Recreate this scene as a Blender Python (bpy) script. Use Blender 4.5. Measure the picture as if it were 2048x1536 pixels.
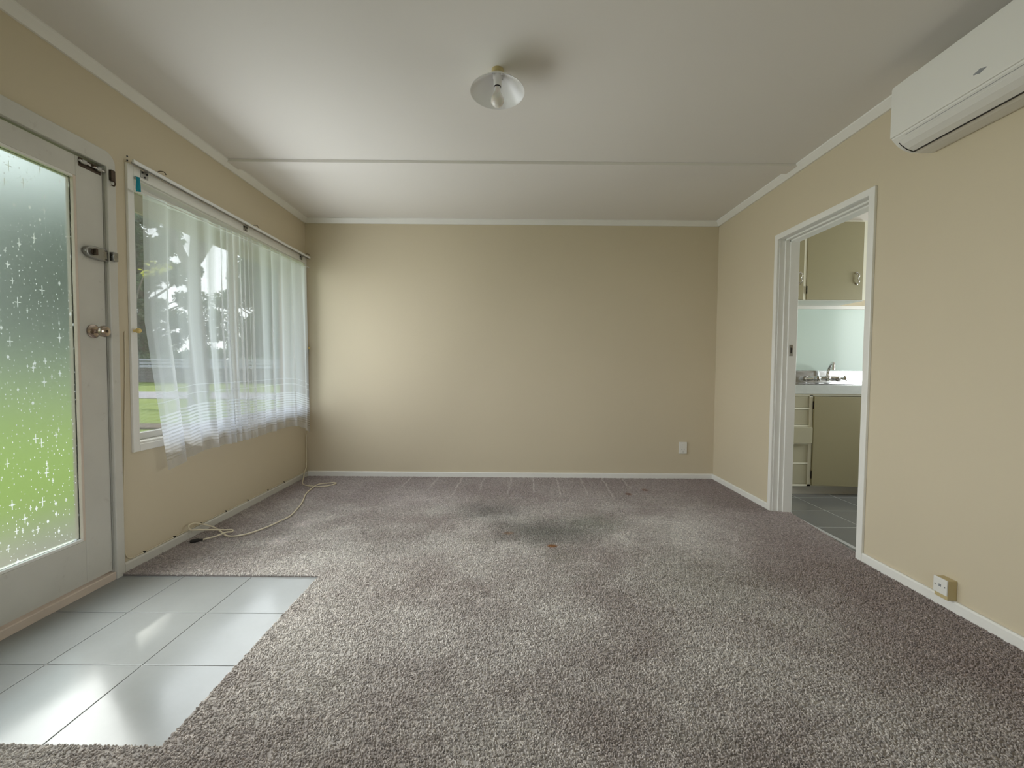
import bpy, bmesh, math, random
import numpy as np
from mathutils import Vector, Matrix, Euler

for o in list(bpy.data.objects):
    bpy.data.objects.remove(o, do_unlink=True)
SC = bpy.context.scene
COL = SC.collection
PI = math.pi
R = math.radians

# ------------------------------------------------------------------ camera
CAM_H = 1.0311
FPX = 855.4619
cam = bpy.data.cameras.new('camera')
cam.sensor_width = 36.0
cam.lens = FPX * 36.0 / 2048.0
cam.clip_start = 0.02
cam.clip_end = 300
camo = bpy.data.objects.new('camera', cam)
COL.objects.link(camo)
_p, _y, _r = -0.0366, 0.0013, 0.0078
_f = Vector((math.sin(_y) * math.cos(_p), math.cos(_y) * math.cos(_p), math.sin(_p)))
_rt = Vector((math.cos(_y), -math.sin(_y), 0))
_up = _rt.cross(_f)
_R = _rt * math.cos(_r) + _up * math.sin(_r)
_U = -_rt * math.sin(_r) + _up * math.cos(_r)
_m = Matrix((_R, _U, -_f)).transposed().to_4x4()
_m.translation = (0, 0, CAM_H)
camo.matrix_world = _m
SC.camera = camo

# ------------------------------------------------------------------ world, sun, daylight, exposure
W = bpy.data.worlds.new('sky')
SC.world = W
W.use_nodes = True
wn, wl = W.node_tree.nodes, W.node_tree.links
wn.clear()
w_out = wn.new('ShaderNodeOutputWorld')
w_bg = wn.new('ShaderNodeBackground')
w_tc = wn.new('ShaderNodeTexCoord')
w_sep = wn.new('ShaderNodeSeparateXYZ')
w_rmp = wn.new('ShaderNodeValToRGB')
w_rmp.color_ramp.elements[0].position = 0.0
w_rmp.color_ramp.elements[0].color = (1.0, 1.0, 1.0, 1)
w_rmp.color_ramp.elements[1].position = 0.9
w_rmp.color_ramp.elements[1].color = (0.62, 0.76, 1.0, 1)
wl.new(w_tc.outputs['Generated'], w_sep.inputs[0])
wl.new(w_sep.outputs['Z'], w_rmp.inputs[0])
wl.new(w_rmp.outputs[0], w_bg.inputs[0])
wl.new(w_bg.outputs[0], w_out.inputs[0])
w_bg.inputs[1].default_value = 3.1


def light(name, kind, energy, loc, rot, color=(1, 1, 1), **kw):
    l = bpy.data.lights.new(name, kind)
    l.energy = energy
    l.color = color
    for k, v in kw.items():
        setattr(l, k, v)
    o = bpy.data.objects.new(name, l)
    COL.objects.link(o)
    o.location = loc
    o.rotation_euler = rot
    return o


sun_dir = Vector((-0.748, 0.907, 1.0)).normalized()          # towards the sun
sun = light('sun', 'SUN', 6.0, (-6, 8, 9), (0, 0, 0), (1.0, 0.96, 0.88), angle=R(1.2))
sun.rotation_euler = sun_dir.to_track_quat('Z', 'Y').to_euler()
# daylight coming through the panes (one-sided area lights standing in the openings)
light('daylight_window_sky', 'AREA', 14.5, (-1.765, 2.70, 1.28), (0, R(-90 + 6), 0), (0.91, 0.965, 1.0),
      shape='RECTANGLE', size=1.28, size_y=1.04)
light('daylight_window_sky_far', 'AREA', 3.6, (-1.832, 3.58, 1.28), (0, R(-90), 0), (0.91, 0.965, 1.0),
      shape='RECTANGLE', size=1.28, size_y=0.72)
light('daylight_window_ground', 'AREA', 3.6, (-1.70, 2.85, 1.20), (0, R(-90 - 10), 0), (1.0, 0.985, 0.95),
      shape='RECTANGLE', size=1.20, size_y=1.40)
light('daylight_door', 'AREA', 18, (-1.58, 1.64, 1.04), (0, R(-90 + 24), 0), (0.97, 1.0, 0.96),
      shape='RECTANGLE', size=1.50, size_y=0.54, spread=R(135))
light('rear_fill', 'AREA', 5, (-0.2, -1.66, 1.35), (R(90), 0, 0), (0.96, 0.98, 1.0),
      shape='RECTANGLE', size=2.2, size_y=1.3)  # added fill from behind the camera, brightens the room
light('daylight_kitchen', 'AREA', 30, (4.32, 2.84, 1.38), (0, R(90), 0), (0.95, 1.0, 1.0),
      shape='RECTANGLE', size=0.86, size_y=0.92)

VS = SC.view_settings
SC.display_settings.display_device = 'sRGB'
VS.view_transform = 'Standard'
VS.look = 'None'
VS.exposure = 0.0
VS.gamma = 1.0
VS.use_curve_mapping = False
SC.cycles.max_bounces = 14
SC.cycles.diffuse_bounces = 6
SC.cycles.transparent_max_bounces = 24
SC.cycles.sample_clamp_indirect = 6.0
SC.cycles.caustics_reflective = False

# ------------------------------------------------------------------ room numbers
XL, XR, D = -1.9305, 1.92, 4.027
ZC = 2.403
YR = -1.7            # rear wall
WT = 0.12            # wall thickness
XK = 4.40            # far side of the kitchen
YK = 0.6             # near side of the kitchen
GROUND = -0.22


# ------------------------------------------------------------------ mesh helpers
def bx(bm, x0, x1, y0, y1, z0, z1):
    vs = [bm.verts.new((x, y, z)) for x in (x0, x1) for y in (y0, y1) for z in (z0, z1)]
    for q in ((0, 1, 3, 2), (4, 6, 7, 5), (0, 4, 5, 1), (2, 3, 7, 6), (0, 2, 6, 4), (1, 5, 7, 3)):
        bm.faces.new([vs[i] for i in q])
    return vs


def tube(bm, pts, r, n=8, caps=True):
    pts = [Vector(p) for p in pts]
    rs = r if isinstance(r, (list, tuple)) else [r] * len(pts)
    rings = []
    t0 = (pts[1] - pts[0]).normalized()
    ref = Vector((0, 0, 1)) if abs(t0.z) < 0.9 else Vector((1, 0, 0))
    nrm = t0.cross(ref).normalized()
    for i, p in enumerate(pts):
        if i == 0:
            t = t0
        elif i == len(pts) - 1:
            t = (pts[i] - pts[i - 1]).normalized()
        else:
            t = ((pts[i + 1] - pts[i]).normalized() + (pts[i] - pts[i - 1]).normalized())
            t = t.normalized() if t.length > 1e-6 else t0
        nrm = (nrm - t * nrm.dot(t))
        nrm = nrm.normalized() if nrm.length > 1e-6 else t.orthogonal().normalized()
        b = t.cross(nrm)
        rings.append([bm.verts.new(p + (nrm * math.cos(2 * PI * k / n) + b * math.sin(2 * PI * k / n)) * rs[i])
                      for k in range(n)])
    for a, b in zip(rings, rings[1:]):
        for k in range(n):
            bm.faces.new((a[k], a[(k + 1) % n], b[(k + 1) % n], b[k]))
    if caps:
        bm.faces.new(rings[0][::-1])
        bm.faces.new(rings[-1])


def spline(pts, sub=6):
    pts = [Vector(p) for p in pts]
    out = []
    for i in range(len(pts) - 1):
        p0 = pts[max(i - 1, 0)]
        p1, p2 = pts[i], pts[i + 1]
        p3 = pts[min(i + 2, len(pts) - 1)]
        for k in range(sub):
            t = k / sub
            out.append(0.5 * ((2 * p1) + (p2 - p0) * t + (2 * p0 - 5 * p1 + 4 * p2 - p3) * t * t
                              + (3 * p1 - p0 - 3 * p2 + p3) * t ** 3))
    out.append(pts[-1])
    return out


def lathe(bm, prof, M=None, n=24):
    """prof: (radius, height) pairs turned about local z, then placed by matrix M."""
    M = M or Matrix.Identity(4)
    rings = []
    for (r, h) in prof:
        if r < 1e-6:
            rings.append([bm.verts.new(M @ Vector((0, 0, h)))])
        else:
            rings.append([bm.verts.new(M @ Vector((r * math.cos(2 * PI * k / n), r * math.sin(2 * PI * k / n), h)))
                          for k in range(n)])
    for a, b in zip(rings, rings[1:]):
        if len(a) == 1 and len(b) == 1:
            continue
        for k in range(n):
            k2 = (k + 1) % n
            if len(a) == 1:
                bm.faces.new((a[0], b[k2], b[k]))
            elif len(b) == 1:
                bm.faces.new((a[k], a[k2], b[0]))
            else:
                bm.faces.new((a[k], a[k2], b[k2], b[k]))


def prism(bm, poly, axis, a0, a1):
    """poly in the two other axes (x: y,z; y: x,z; z: x,y), extruded from a0 to a1."""
    def P(u, v, a):
        return (a, u, v) if axis == 'x' else (u, a, v) if axis == 'y' else (u, v, a)
    A = [bm.verts.new(P(u, v, a0)) for u, v in poly]
    B = [bm.verts.new(P(u, v, a1)) for u, v in poly]
    n = len(poly)
    bm.faces.new(A)
    bm.faces.new(B[::-1])
    for i in range(n):
        j = (i + 1) % n
        bm.faces.new((A[j], A[i], B[i], B[j]))


def Mx(loc, axis='z'):
    T = Matrix.Translation(loc)
    if axis == 'x':
        return T @ Matrix.Rotation(R(90), 4, 'Y')
    if axis == '-x':
        return T @ Matrix.Rotation(R(-90), 4, 'Y')
    if axis == '-y':
        return T @ Matrix.Rotation(R(90), 4, 'X')
    if axis == '-z':
        return T @ Matrix.Rotation(R(180), 4, 'X')
    return T


def obj(name, bm, mat, parent=None, smooth=False, bevel=0.0, seg=2, kind=None):
    bmesh.ops.recalc_face_normals(bm, faces=bm.faces)
    me = bpy.data.meshes.new(name)
    bm.to_mesh(me)
    bm.free()
    me.materials.append(mat)
    if smooth:
        for p in me.polygons:
            p.use_smooth = True
    o = bpy.data.objects.new(name, me)
    COL.objects.link(o)
    if bevel:
        b = o.modifiers.new('bevel', 'BEVEL')
        b.width = bevel
        b.segments = seg
        b.limit_method = 'ANGLE'
        b.angle_limit = R(40)
    if smooth:
        try:
            me.set_sharp_from_angle(angle=R(42))
        except Exception:
            pass
    if parent is not None:
        o.parent = parent
        o.matrix_parent_inverse = parent_inv(parent)
    if kind:
        o['kind'] = kind
    return o


def parent_inv(p):
    M = Matrix.Translation(p.location)
    if p.parent is not None:
        M = Matrix.Translation(p.parent.location) @ p.matrix_parent_inverse @ M
    return M.inverted()


def box(name, mat, b, parent=None, bevel=0.0, kind=None):
    bm = bmesh.new()
    bx(bm, *b)
    return obj(name, bm, mat, parent, bevel=bevel, kind=kind)


def tag(o, label, cat, group=None):
    o['label'] = label
    o['category'] = cat
    if group:
        o['group'] = group
    return o


def thing(name, label, cat, loc, group=None):
    o = bpy.data.objects.new(name, None)
    o.empty_display_size = 0.05
    COL.objects.link(o)
    o.location = loc
    return tag(o, label, cat, group)


def struct(name, loc=(0, 0, 0)):
    o = bpy.data.objects.new(name, None)
    o.empty_display_size = 0.05
    COL.objects.link(o)
    o.location = loc
    o['kind'] = 'structure'
    return o


# ------------------------------------------------------------------ materials
class NT:
    def __init__(s, name):
        s.m = bpy.data.materials.new(name)
        s.m.use_nodes = True
        s.n = s.m.node_tree.nodes
        s.l = s.m.node_tree.links
        s.n.clear()
        s.out = s.n.new('ShaderNodeOutputMaterial')

    def node(s, t, **kw):
        nd = s.n.new(t)
        for k, v in kw.items():
            if hasattr(nd, k) and k not in nd.inputs:
                setattr(nd, k, v)
            else:
                s.set(nd, k, v)
        return nd

    def set(s, nd, k, v):
        i = nd.inputs[k]
        if isinstance(v, bpy.types.NodeSocket):
            s.l.new(v, i)
        else:
            i.default_value = v

    def math(s, op, a, b=None, c=None, clamp=False):
        nd = s.n.new('ShaderNodeMath')
        nd.operation = op
        nd.use_clamp = clamp
        s.set(nd, 0, a)
        if b is not None:
            s.set(nd, 1, b)
        if c is not None:
            s.set(nd, 2, c)
        return nd.outputs[0]

    def mix(s, f, a, b, blend='MIX'):
        nd = s.n.new('ShaderNodeMix')
        nd.data_type = 'RGBA'
        nd.blend_type = blend
        for k, v in ((0, f), (6, a), (7, b)):
            if isinstance(v, (tuple, list)) and len(v) == 3:
                v = (*v, 1)
            s.set(nd, k, v)
        return nd.outputs[2]

    def noise(s, scale, vec=None, detail=3, rough=0.55):
        nd = s.n.new('ShaderNodeTexNoise')
        nd.inputs['Scale'].default_value = scale
        nd.inputs['Detail'].default_value = detail
        nd.inputs['Roughness'].default_value = rough
        s.l.new(vec if vec is not None else s.pos(), nd.inputs['Vector'])
        return nd.outputs['Fac']

    def pos(s):
        if not hasattr(s, '_pos'):
            s._pos = s.n.new('ShaderNodeNewGeometry').outputs['Position']
        return s._pos

    def remap(s, v, a, b, c=0.0, d=1.0, smooth=True):
        nd = s.n.new('ShaderNodeMapRange')
        if smooth:
            nd.interpolation_type = 'SMOOTHSTEP'
        for k, x in enumerate((v, a, b, c, d)):
            s.set(nd, k, x)
        return nd.outputs[0]

    def bump(s, h, strength=0.2, dist=0.002):
        nd = s.n.new('ShaderNodeBump')
        s.set(nd, 'Height', h)
        nd.inputs['Strength'].default_value = strength
        nd.inputs['Distance'].default_value = dist
        return nd.outputs[0]

    def bsdf(s, color, rough=0.5, metal=0.0, normal=None, spec=0.5, **kw):
        nd = s.n.new('ShaderNodeBsdfPrincipled')
        if isinstance(color, (tuple, list)) and len(color) == 3:
            color = (*color, 1)
        s.set(nd, 'Base Color', color)
        s.set(nd, 'Roughness', rough)
        s.set(nd, 'Metallic', metal)
        s.set(nd, 'Specular IOR Level', spec)
        if normal is not None:
            s.l.new(normal, nd.inputs['Normal'])
        for k, v in kw.items():
            s.set(nd, k.replace('_', ' '), v)
        return nd.outputs[0]

    def done(s, sh):
        s.l.new(sh, s.out.inputs[0])
        return s.m


def paint(name, c, rough=0.5, var=0.05, scale=3.0, bump=0.06, bscale=220.0, spec=0.4, dirt=None, metal=0.0):
    t = NT(name)
    n = t.noise(scale)
    dark = tuple(x * (1 - var * 2) for x in c)
    col = t.mix(n, dark, tuple(min(1, x * (1 + var)) for x in c))
    if dirt:
        d = t.remap(t.noise(14.0, detail=6, rough=0.7), 0.60, 0.76)
        col = t.mix(t.math('MULTIPLY', d, dirt[1]), col, dirt[0])
    nm = t.bump(t.noise(bscale, detail=2), bump, 0.001) if bump else None
    return t.done(t.bsdf(col, rough, metal, nm, spec))


MAT = {}
MAT['wall'] = paint('wall_paint_cream', (0.61, 0.535, 0.395), 0.62, 0.025, 1.3, 0.10, 160, 0.3)
MAT['ceiling'] = paint('ceiling_paint', (0.76, 0.735, 0.70), 0.7, 0.02, 1.0, 0.06, 120, 0.25)
MAT['trim'] = paint('trim_gloss_white', (0.80, 0.79, 0.75), 0.32, 0.03, 5.0, 0.05, 60, 0.5)
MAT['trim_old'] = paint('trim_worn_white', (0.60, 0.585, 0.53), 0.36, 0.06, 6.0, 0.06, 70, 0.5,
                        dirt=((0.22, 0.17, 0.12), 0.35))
MAT['bead'] = paint('glazing_bead_cream', (0.66, 0.56, 0.47), 0.45, 0.06, 9.0, 0.06, 70, 0.4)
MAT['white_plastic'] = paint('white_plastic', (0.74, 0.73, 0.69), 0.34, 0.01, 2.0, 0.0, 1, 0.5)
MAT['white_enamel'] = paint('white_enamel', (0.80, 0.80, 0.80), 0.22, 0.01, 2.0, 0.0, 1, 0.5)
MAT['grey_mark'] = paint('grey_print', (0.26, 0.27, 0.28), 0.5, 0.01, 2.0, 0.0)
MAT['cream_plastic'] = paint('cream_plastic', (0.55, 0.45, 0.24), 0.4, 0.03, 4.0, 0.0)
MAT['dark_slot'] = paint('dark_slot', (0.02, 0.017, 0.015), 0.6, 0.01, 2.0, 0.0)
MAT['screw'] = paint('screw_dark', (0.05, 0.05, 0.055), 0.4, 0.05, 40.0, 0.0, metal=0.6)
MAT['cab_olive'] = paint('cabinet_olive_paint', (0.345, 0.315, 0.195), 0.42, 0.03, 2.5, 0.05, 90, 0.45)
MAT['cab_pale'] = paint('drawer_pale_paint', (0.45, 0.43, 0.31), 0.42, 0.03, 2.5, 0.05, 90, 0.45)
MAT['cab_cream'] = paint('cabinet_cream_edge', (0.84, 0.83, 0.70), 0.4, 0.04, 5.0, 0.04, 90, 0.45)
MAT['mint'] = paint('splashback_mint', (0.62, 0.74, 0.69), 0.14, 0.02, 1.0, 0.0, 1, 0.15)
MAT['cable'] = paint('cable_cream', (0.68, 0.61, 0.46), 0.4, 0.03, 8.0, 0.0)
MAT['yellow_knob'] = paint('knob_yellowed', (0.72, 0.55, 0.22), 0.4, 0.06, 30.0, 0.0)
MAT['teal'] = paint('teal_cloth', (0.01, 0.30, 0.40), 0.7, 0.15, 40.0, 0.3, 500)
MAT['edge_pale'] = paint('bench_edge_pale', (0.60, 0.64, 0.62), 0.35, 0.08, 12.0, 0.0)
MAT['grout'] = paint('grout', (0.42, 0.42, 0.41), 0.8, 0.05, 20.0, 0.3, 300, 0.2)
MAT['grout_dark'] = paint('grout_kitchen', (0.50, 0.51, 0.50), 0.8, 0.05, 20.0, 0.2, 300, 0.2)
MAT['slab'] = paint('concrete_slab', (0.35, 0.34, 0.33), 0.9, 0.05, 8.0, 0.2, 100, 0.2)
MAT['carpet_back'] = paint('carpet_backing', (0.22, 0.195, 0.185), 0.95, 0.1, 30.0, 0.3, 300, 0.05)
MAT['chalk'] = paint('wood_trunk', (0.17, 0.15, 0.135), 0.9, 0.25, 6.0, 0.6, 30, 0.2)
MAT['soffit'] = paint('soffit_cream', (0.60, 0.54, 0.42), 0.6, 0.05, 3.0, 0.05, 60, 0.3)
MAT['post'] = paint('post_beige', (0.55, 0.41, 0.33), 0.6, 0.06, 3.0, 0.05, 60, 0.3)
MAT['patio'] = paint('patio_concrete', (0.26, 0.21, 0.175), 0.85, 0.12, 2.5, 0.2, 60, 0.2)
MAT['path'] = paint('path_concrete', (0.25, 0.23, 0.235), 0.85, 0.1, 1.5, 0.2, 60, 0.2)
MAT['soil'] = paint('garden_soil', (0.13, 0.10, 0.07), 0.95, 0.2, 6.0, 0.5, 30, 0.1)
MAT['fence'] = paint('fence_weathered', (0.115, 0.11, 0.11), 0.85, 0.15, 2.0, 0.2, 40, 0.2)
MAT['rail'] = paint('rail_pale_grey', (0.29, 0.30, 0.335), 0.6, 0.06, 2.0, 0.1, 40, 0.3)
MAT['roof'] = paint('roof_outer', (0.30, 0.28, 0.26), 0.8, 0.05, 3.0, 0.1, 40, 0.2)
MAT['brick_out'] = paint('outer_wall', (0.45, 0.36, 0.29), 0.8, 0.08, 8.0, 0.2, 60, 0.2)


def metal(name, c, rough, var=0.08, scale=20.0):
    t = NT(name)
    n = t.noise(scale, detail=5)
    col = t.mix(n, tuple(x * (1 - var * 2) for x in c), c)
    rg = t.remap(n, 0.3, 0.7, rough * 0.7, rough * 1.3)
    return t.done(t.bsdf(col, rg, 1.0))


MAT['chrome'] = metal('chrome', (0.80, 0.80, 0.81), 0.07)
MAT['knob_metal'] = metal('aged_brass_chrome', (0.56, 0.47, 0.40), 0.16, 0.2)
MAT['latch_metal'] = metal('grey_lacquered_metal', (0.42, 0.42, 0.40), 0.30, 0.15)
MAT['alu'] = metal('dull_aluminium', (0.50, 0.49, 0.46), 0.35, 0.2)
MAT['rust'] = metal('tarnished_catch', (0.17, 0.13, 0.10), 0.5, 0.4, 90)
MAT['hinge'] = metal('black_hinge', (0.05, 0.045, 0.04), 0.5, 0.2)


def steel():
    t = NT('brushed_steel')
    mp = t.node('ShaderNodeMapping')
    t.l.new(t.pos(), mp.inputs['Vector'])
    mp.inputs['Scale'].default_value = (3, 160, 160)
    n = t.noise(3.0, mp.outputs[0], 4)
    col = t.mix(n, (0.40, 0.41, 0.41), (0.58, 0.58, 0.58))
    return t.done(t.bsdf(col, t.remap(n, 0.3, 0.7, 0.13, 0.22), 1.0, t.bump(n, 0.05, 0.001)))


MAT['steel'] = steel()


def tile_mat(name, c, rough, smear):
    t = NT(name)
    n = t.noise(4.0, detail=5)
    n2 = t.noise(60.0, detail=4)
    col = t.mix(n, tuple(x * 0.86 for x in c), tuple(x * 1.08 for x in c))
    col = t.mix(t.math('MULTIPLY', n2, 0.25), col, tuple(x * 0.8 for x in c))
    rg = t.remap(t.noise(3.2, detail=2, rough=0.5), 0.3, 0.75, rough, rough + smear)
    return t.done(t.bsdf(col, rg, 0.0, t.bump(t.noise(25.0, detail=3), 0.04, 0.002), 0.55))


MAT['tile'] = tile_mat('floor_tile_grey', (0.270, 0.280, 0.278), 0.15, 0.11)
MAT['tile_k'] = tile_mat('kitchen_tile_grey', (0.175, 0.182, 0.18), 0.16, 0.10)


def clear_glass():
    t = NT('window_glass')
    fr = t.node('ShaderNodeFresnel')
    fr.inputs['IOR'].default_value = 1.45
    tr = t.node('ShaderNodeBsdfTransparent')
    tr.inputs[0].default_value = (0.965, 0.985, 0.975, 1)
    gl = t.node('ShaderNodeBsdfGlossy')
    gl.inputs['Roughness'].default_value = 0.02
    mx = t.node('ShaderNodeMixShader')
    t.l.new(t.math('MULTIPLY', fr.outputs[0], 0.6), mx.inputs[0])
    t.l.new(tr.outputs[0], mx.inputs[1])
    t.l.new(gl.outputs[0], mx.inputs[2])
    return t.done(mx.outputs[0])


MAT['glass'] = clear_glass()


def obscure_glass():
    t = NT('obscured_glass')
    nz = t.noise(90.0, detail=3)
    nm = t.bump(nz, 0.02, 0.001)
    rf = t.node('ShaderNodeBsdfRefraction', distribution='BECKMANN')
    rf.inputs['Color'].default_value = (0.66, 0.73, 0.665, 1)
    rf.inputs['Roughness'].default_value = 0.50
    rf.inputs['IOR'].default_value = 1.30
    t.l.new(nm, rf.inputs['Normal'])
    tl = t.node('ShaderNodeBsdfTranslucent')
    tl.inputs[0].default_value = (0.85, 0.9, 0.86, 1)
    gl = t.node('ShaderNodeBsdfGlossy')
    gl.inputs['Roughness'].default_value = 0.12
    m1 = t.node('ShaderNodeMixShader')
    m1.inputs[0].default_value = 0.03
    t.l.new(rf.outputs[0], m1.inputs[1])
    t.l.new(tl.outputs[0], m1.inputs[2])
    fr = t.node('ShaderNodeFresnel')
    fr.inputs['IOR'].default_value = 1.3
    m2 = t.node('ShaderNodeMixShader')
    t.l.new(t.math('MULTIPLY', fr.outputs[0], 0.5), m2.inputs[0])
    t.l.new(m1.outputs[0], m2.inputs[1])
    t.l.new(gl.outputs[0], m2.inputs[2])
    return t.done(m2.outputs[0])


MAT['obscure'] = obscure_glass()


def relief_glass():
    t = NT('glass_star_relief')
    tl = t.node('ShaderNodeBsdfTranslucent')
    tl.inputs[0].default_value = (0.80, 0.84, 0.82, 1)
    tr = t.node('ShaderNodeBsdfTransparent')
    gl = t.node('ShaderNodeBsdfGlossy')
    gl.inputs['Roughness'].default_value = 0.1
    m1 = t.node('ShaderNodeMixShader')
    m1.inputs[0].default_value = 0.05
    t.l.new(tl.outputs[0], m1.inputs[1])
    t.l.new(tr.outputs[0], m1.inputs[2])
    m2 = t.node('ShaderNodeMixShader')
    m2.inputs[0].default_value = 0.10
    t.l.new(m1.outputs[0], m2.inputs[1])
    t.l.new(gl.outputs[0], m2.inputs[2])
    return t.done(m2.outputs[0])


MAT['relief'] = relief_glass()


def voile(name):
    """white sheer: the thread count makes it denser the more edge-on it hangs; woven bands near the hem (UV.y = height in metres)."""
    t = NT(name)
    uv = t.node('ShaderNodeUVMap').outputs[0]
    sp = t.node('ShaderNodeSeparateXYZ')
    t.l.new(uv, sp.inputs[0])
    z = sp.outputs['Y']
    lw = t.node('ShaderNodeLayerWeight')
    lw.inputs['Blend'].default_value = 0.5
    dens = t.remap(lw.outputs['Facing'], 0.12, 0.90, 0.48, 0.95, smooth=False)
    weave = t.noise(260.0, detail=2)
    dens = t.math('ADD', dens, t.math('MULTIPLY', t.math('SUBTRACT', weave, 0.5), 0.10))
    # 13 woven bands between 0.56 and 0.80
    ph = t.math('FRACT', t.math('DIVIDE', t.math('SUBTRACT', z, 0.555), 0.0190))
    band = t.math('MULTIPLY', t.remap(ph, 0.30, 0.42), t.remap(ph, 0.98, 0.88))
    inb = t.math('MULTIPLY', t.math('GREATER_THAN', z, 0.555), t.math('LESS_THAN', z, 0.80))
    band = t.math('MULTIPLY', band, inb)
    hem = t.math('LESS_THAN', z, 0.555)
    head = t.math('GREATER_THAN', z, 1.905)
    dens = t.math('ADD', dens, t.math('MULTIPLY', band, 0.36))
    dens = t.math('ADD', dens, t.math('MULTIPLY', hem, 0.24))
    dens = t.math('ADD', dens, t.math('MULTIPLY', head, 0.22))
    # two fine drawn threads
    for zz in (0.868, 0.915):
        ln = t.math('LESS_THAN', t.math('ABSOLUTE', t.math('SUBTRACT', z, zz)), 0.0028)
        dens = t.math('ADD', dens, t.math('MULTIPLY', ln, 0.25))
    dens = t.math('MINIMUM', dens, 0.95)
    df = t.node('ShaderNodeBsdfDiffuse')
    df.inputs[0].default_value = (0.84, 0.85, 0.88, 1)
    tl = t.node('ShaderNodeBsdfTranslucent')
    tl.inputs[0].default_value = (0.91, 0.94, 1.0, 1)
    m1 = t.node('ShaderNodeMixShader')
    m1.inputs[0].default_value = 0.85
    t.l.new(df.outputs[0], m1.inputs[1])
    t.l.new(tl.outputs[0], m1.inputs[2])
    tr = t.node('ShaderNodeBsdfTransparent')
    m2 = t.node('ShaderNodeMixShader')
    t.l.new(dens, m2.inputs[0])
    t.l.new(tr.outputs[0], m2.inputs[1])
    t.l.new(m1.outputs[0], m2.inputs[2])
    return t.done(m2.outputs[0])


MAT['voile'] = voile('white_voile')


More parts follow.
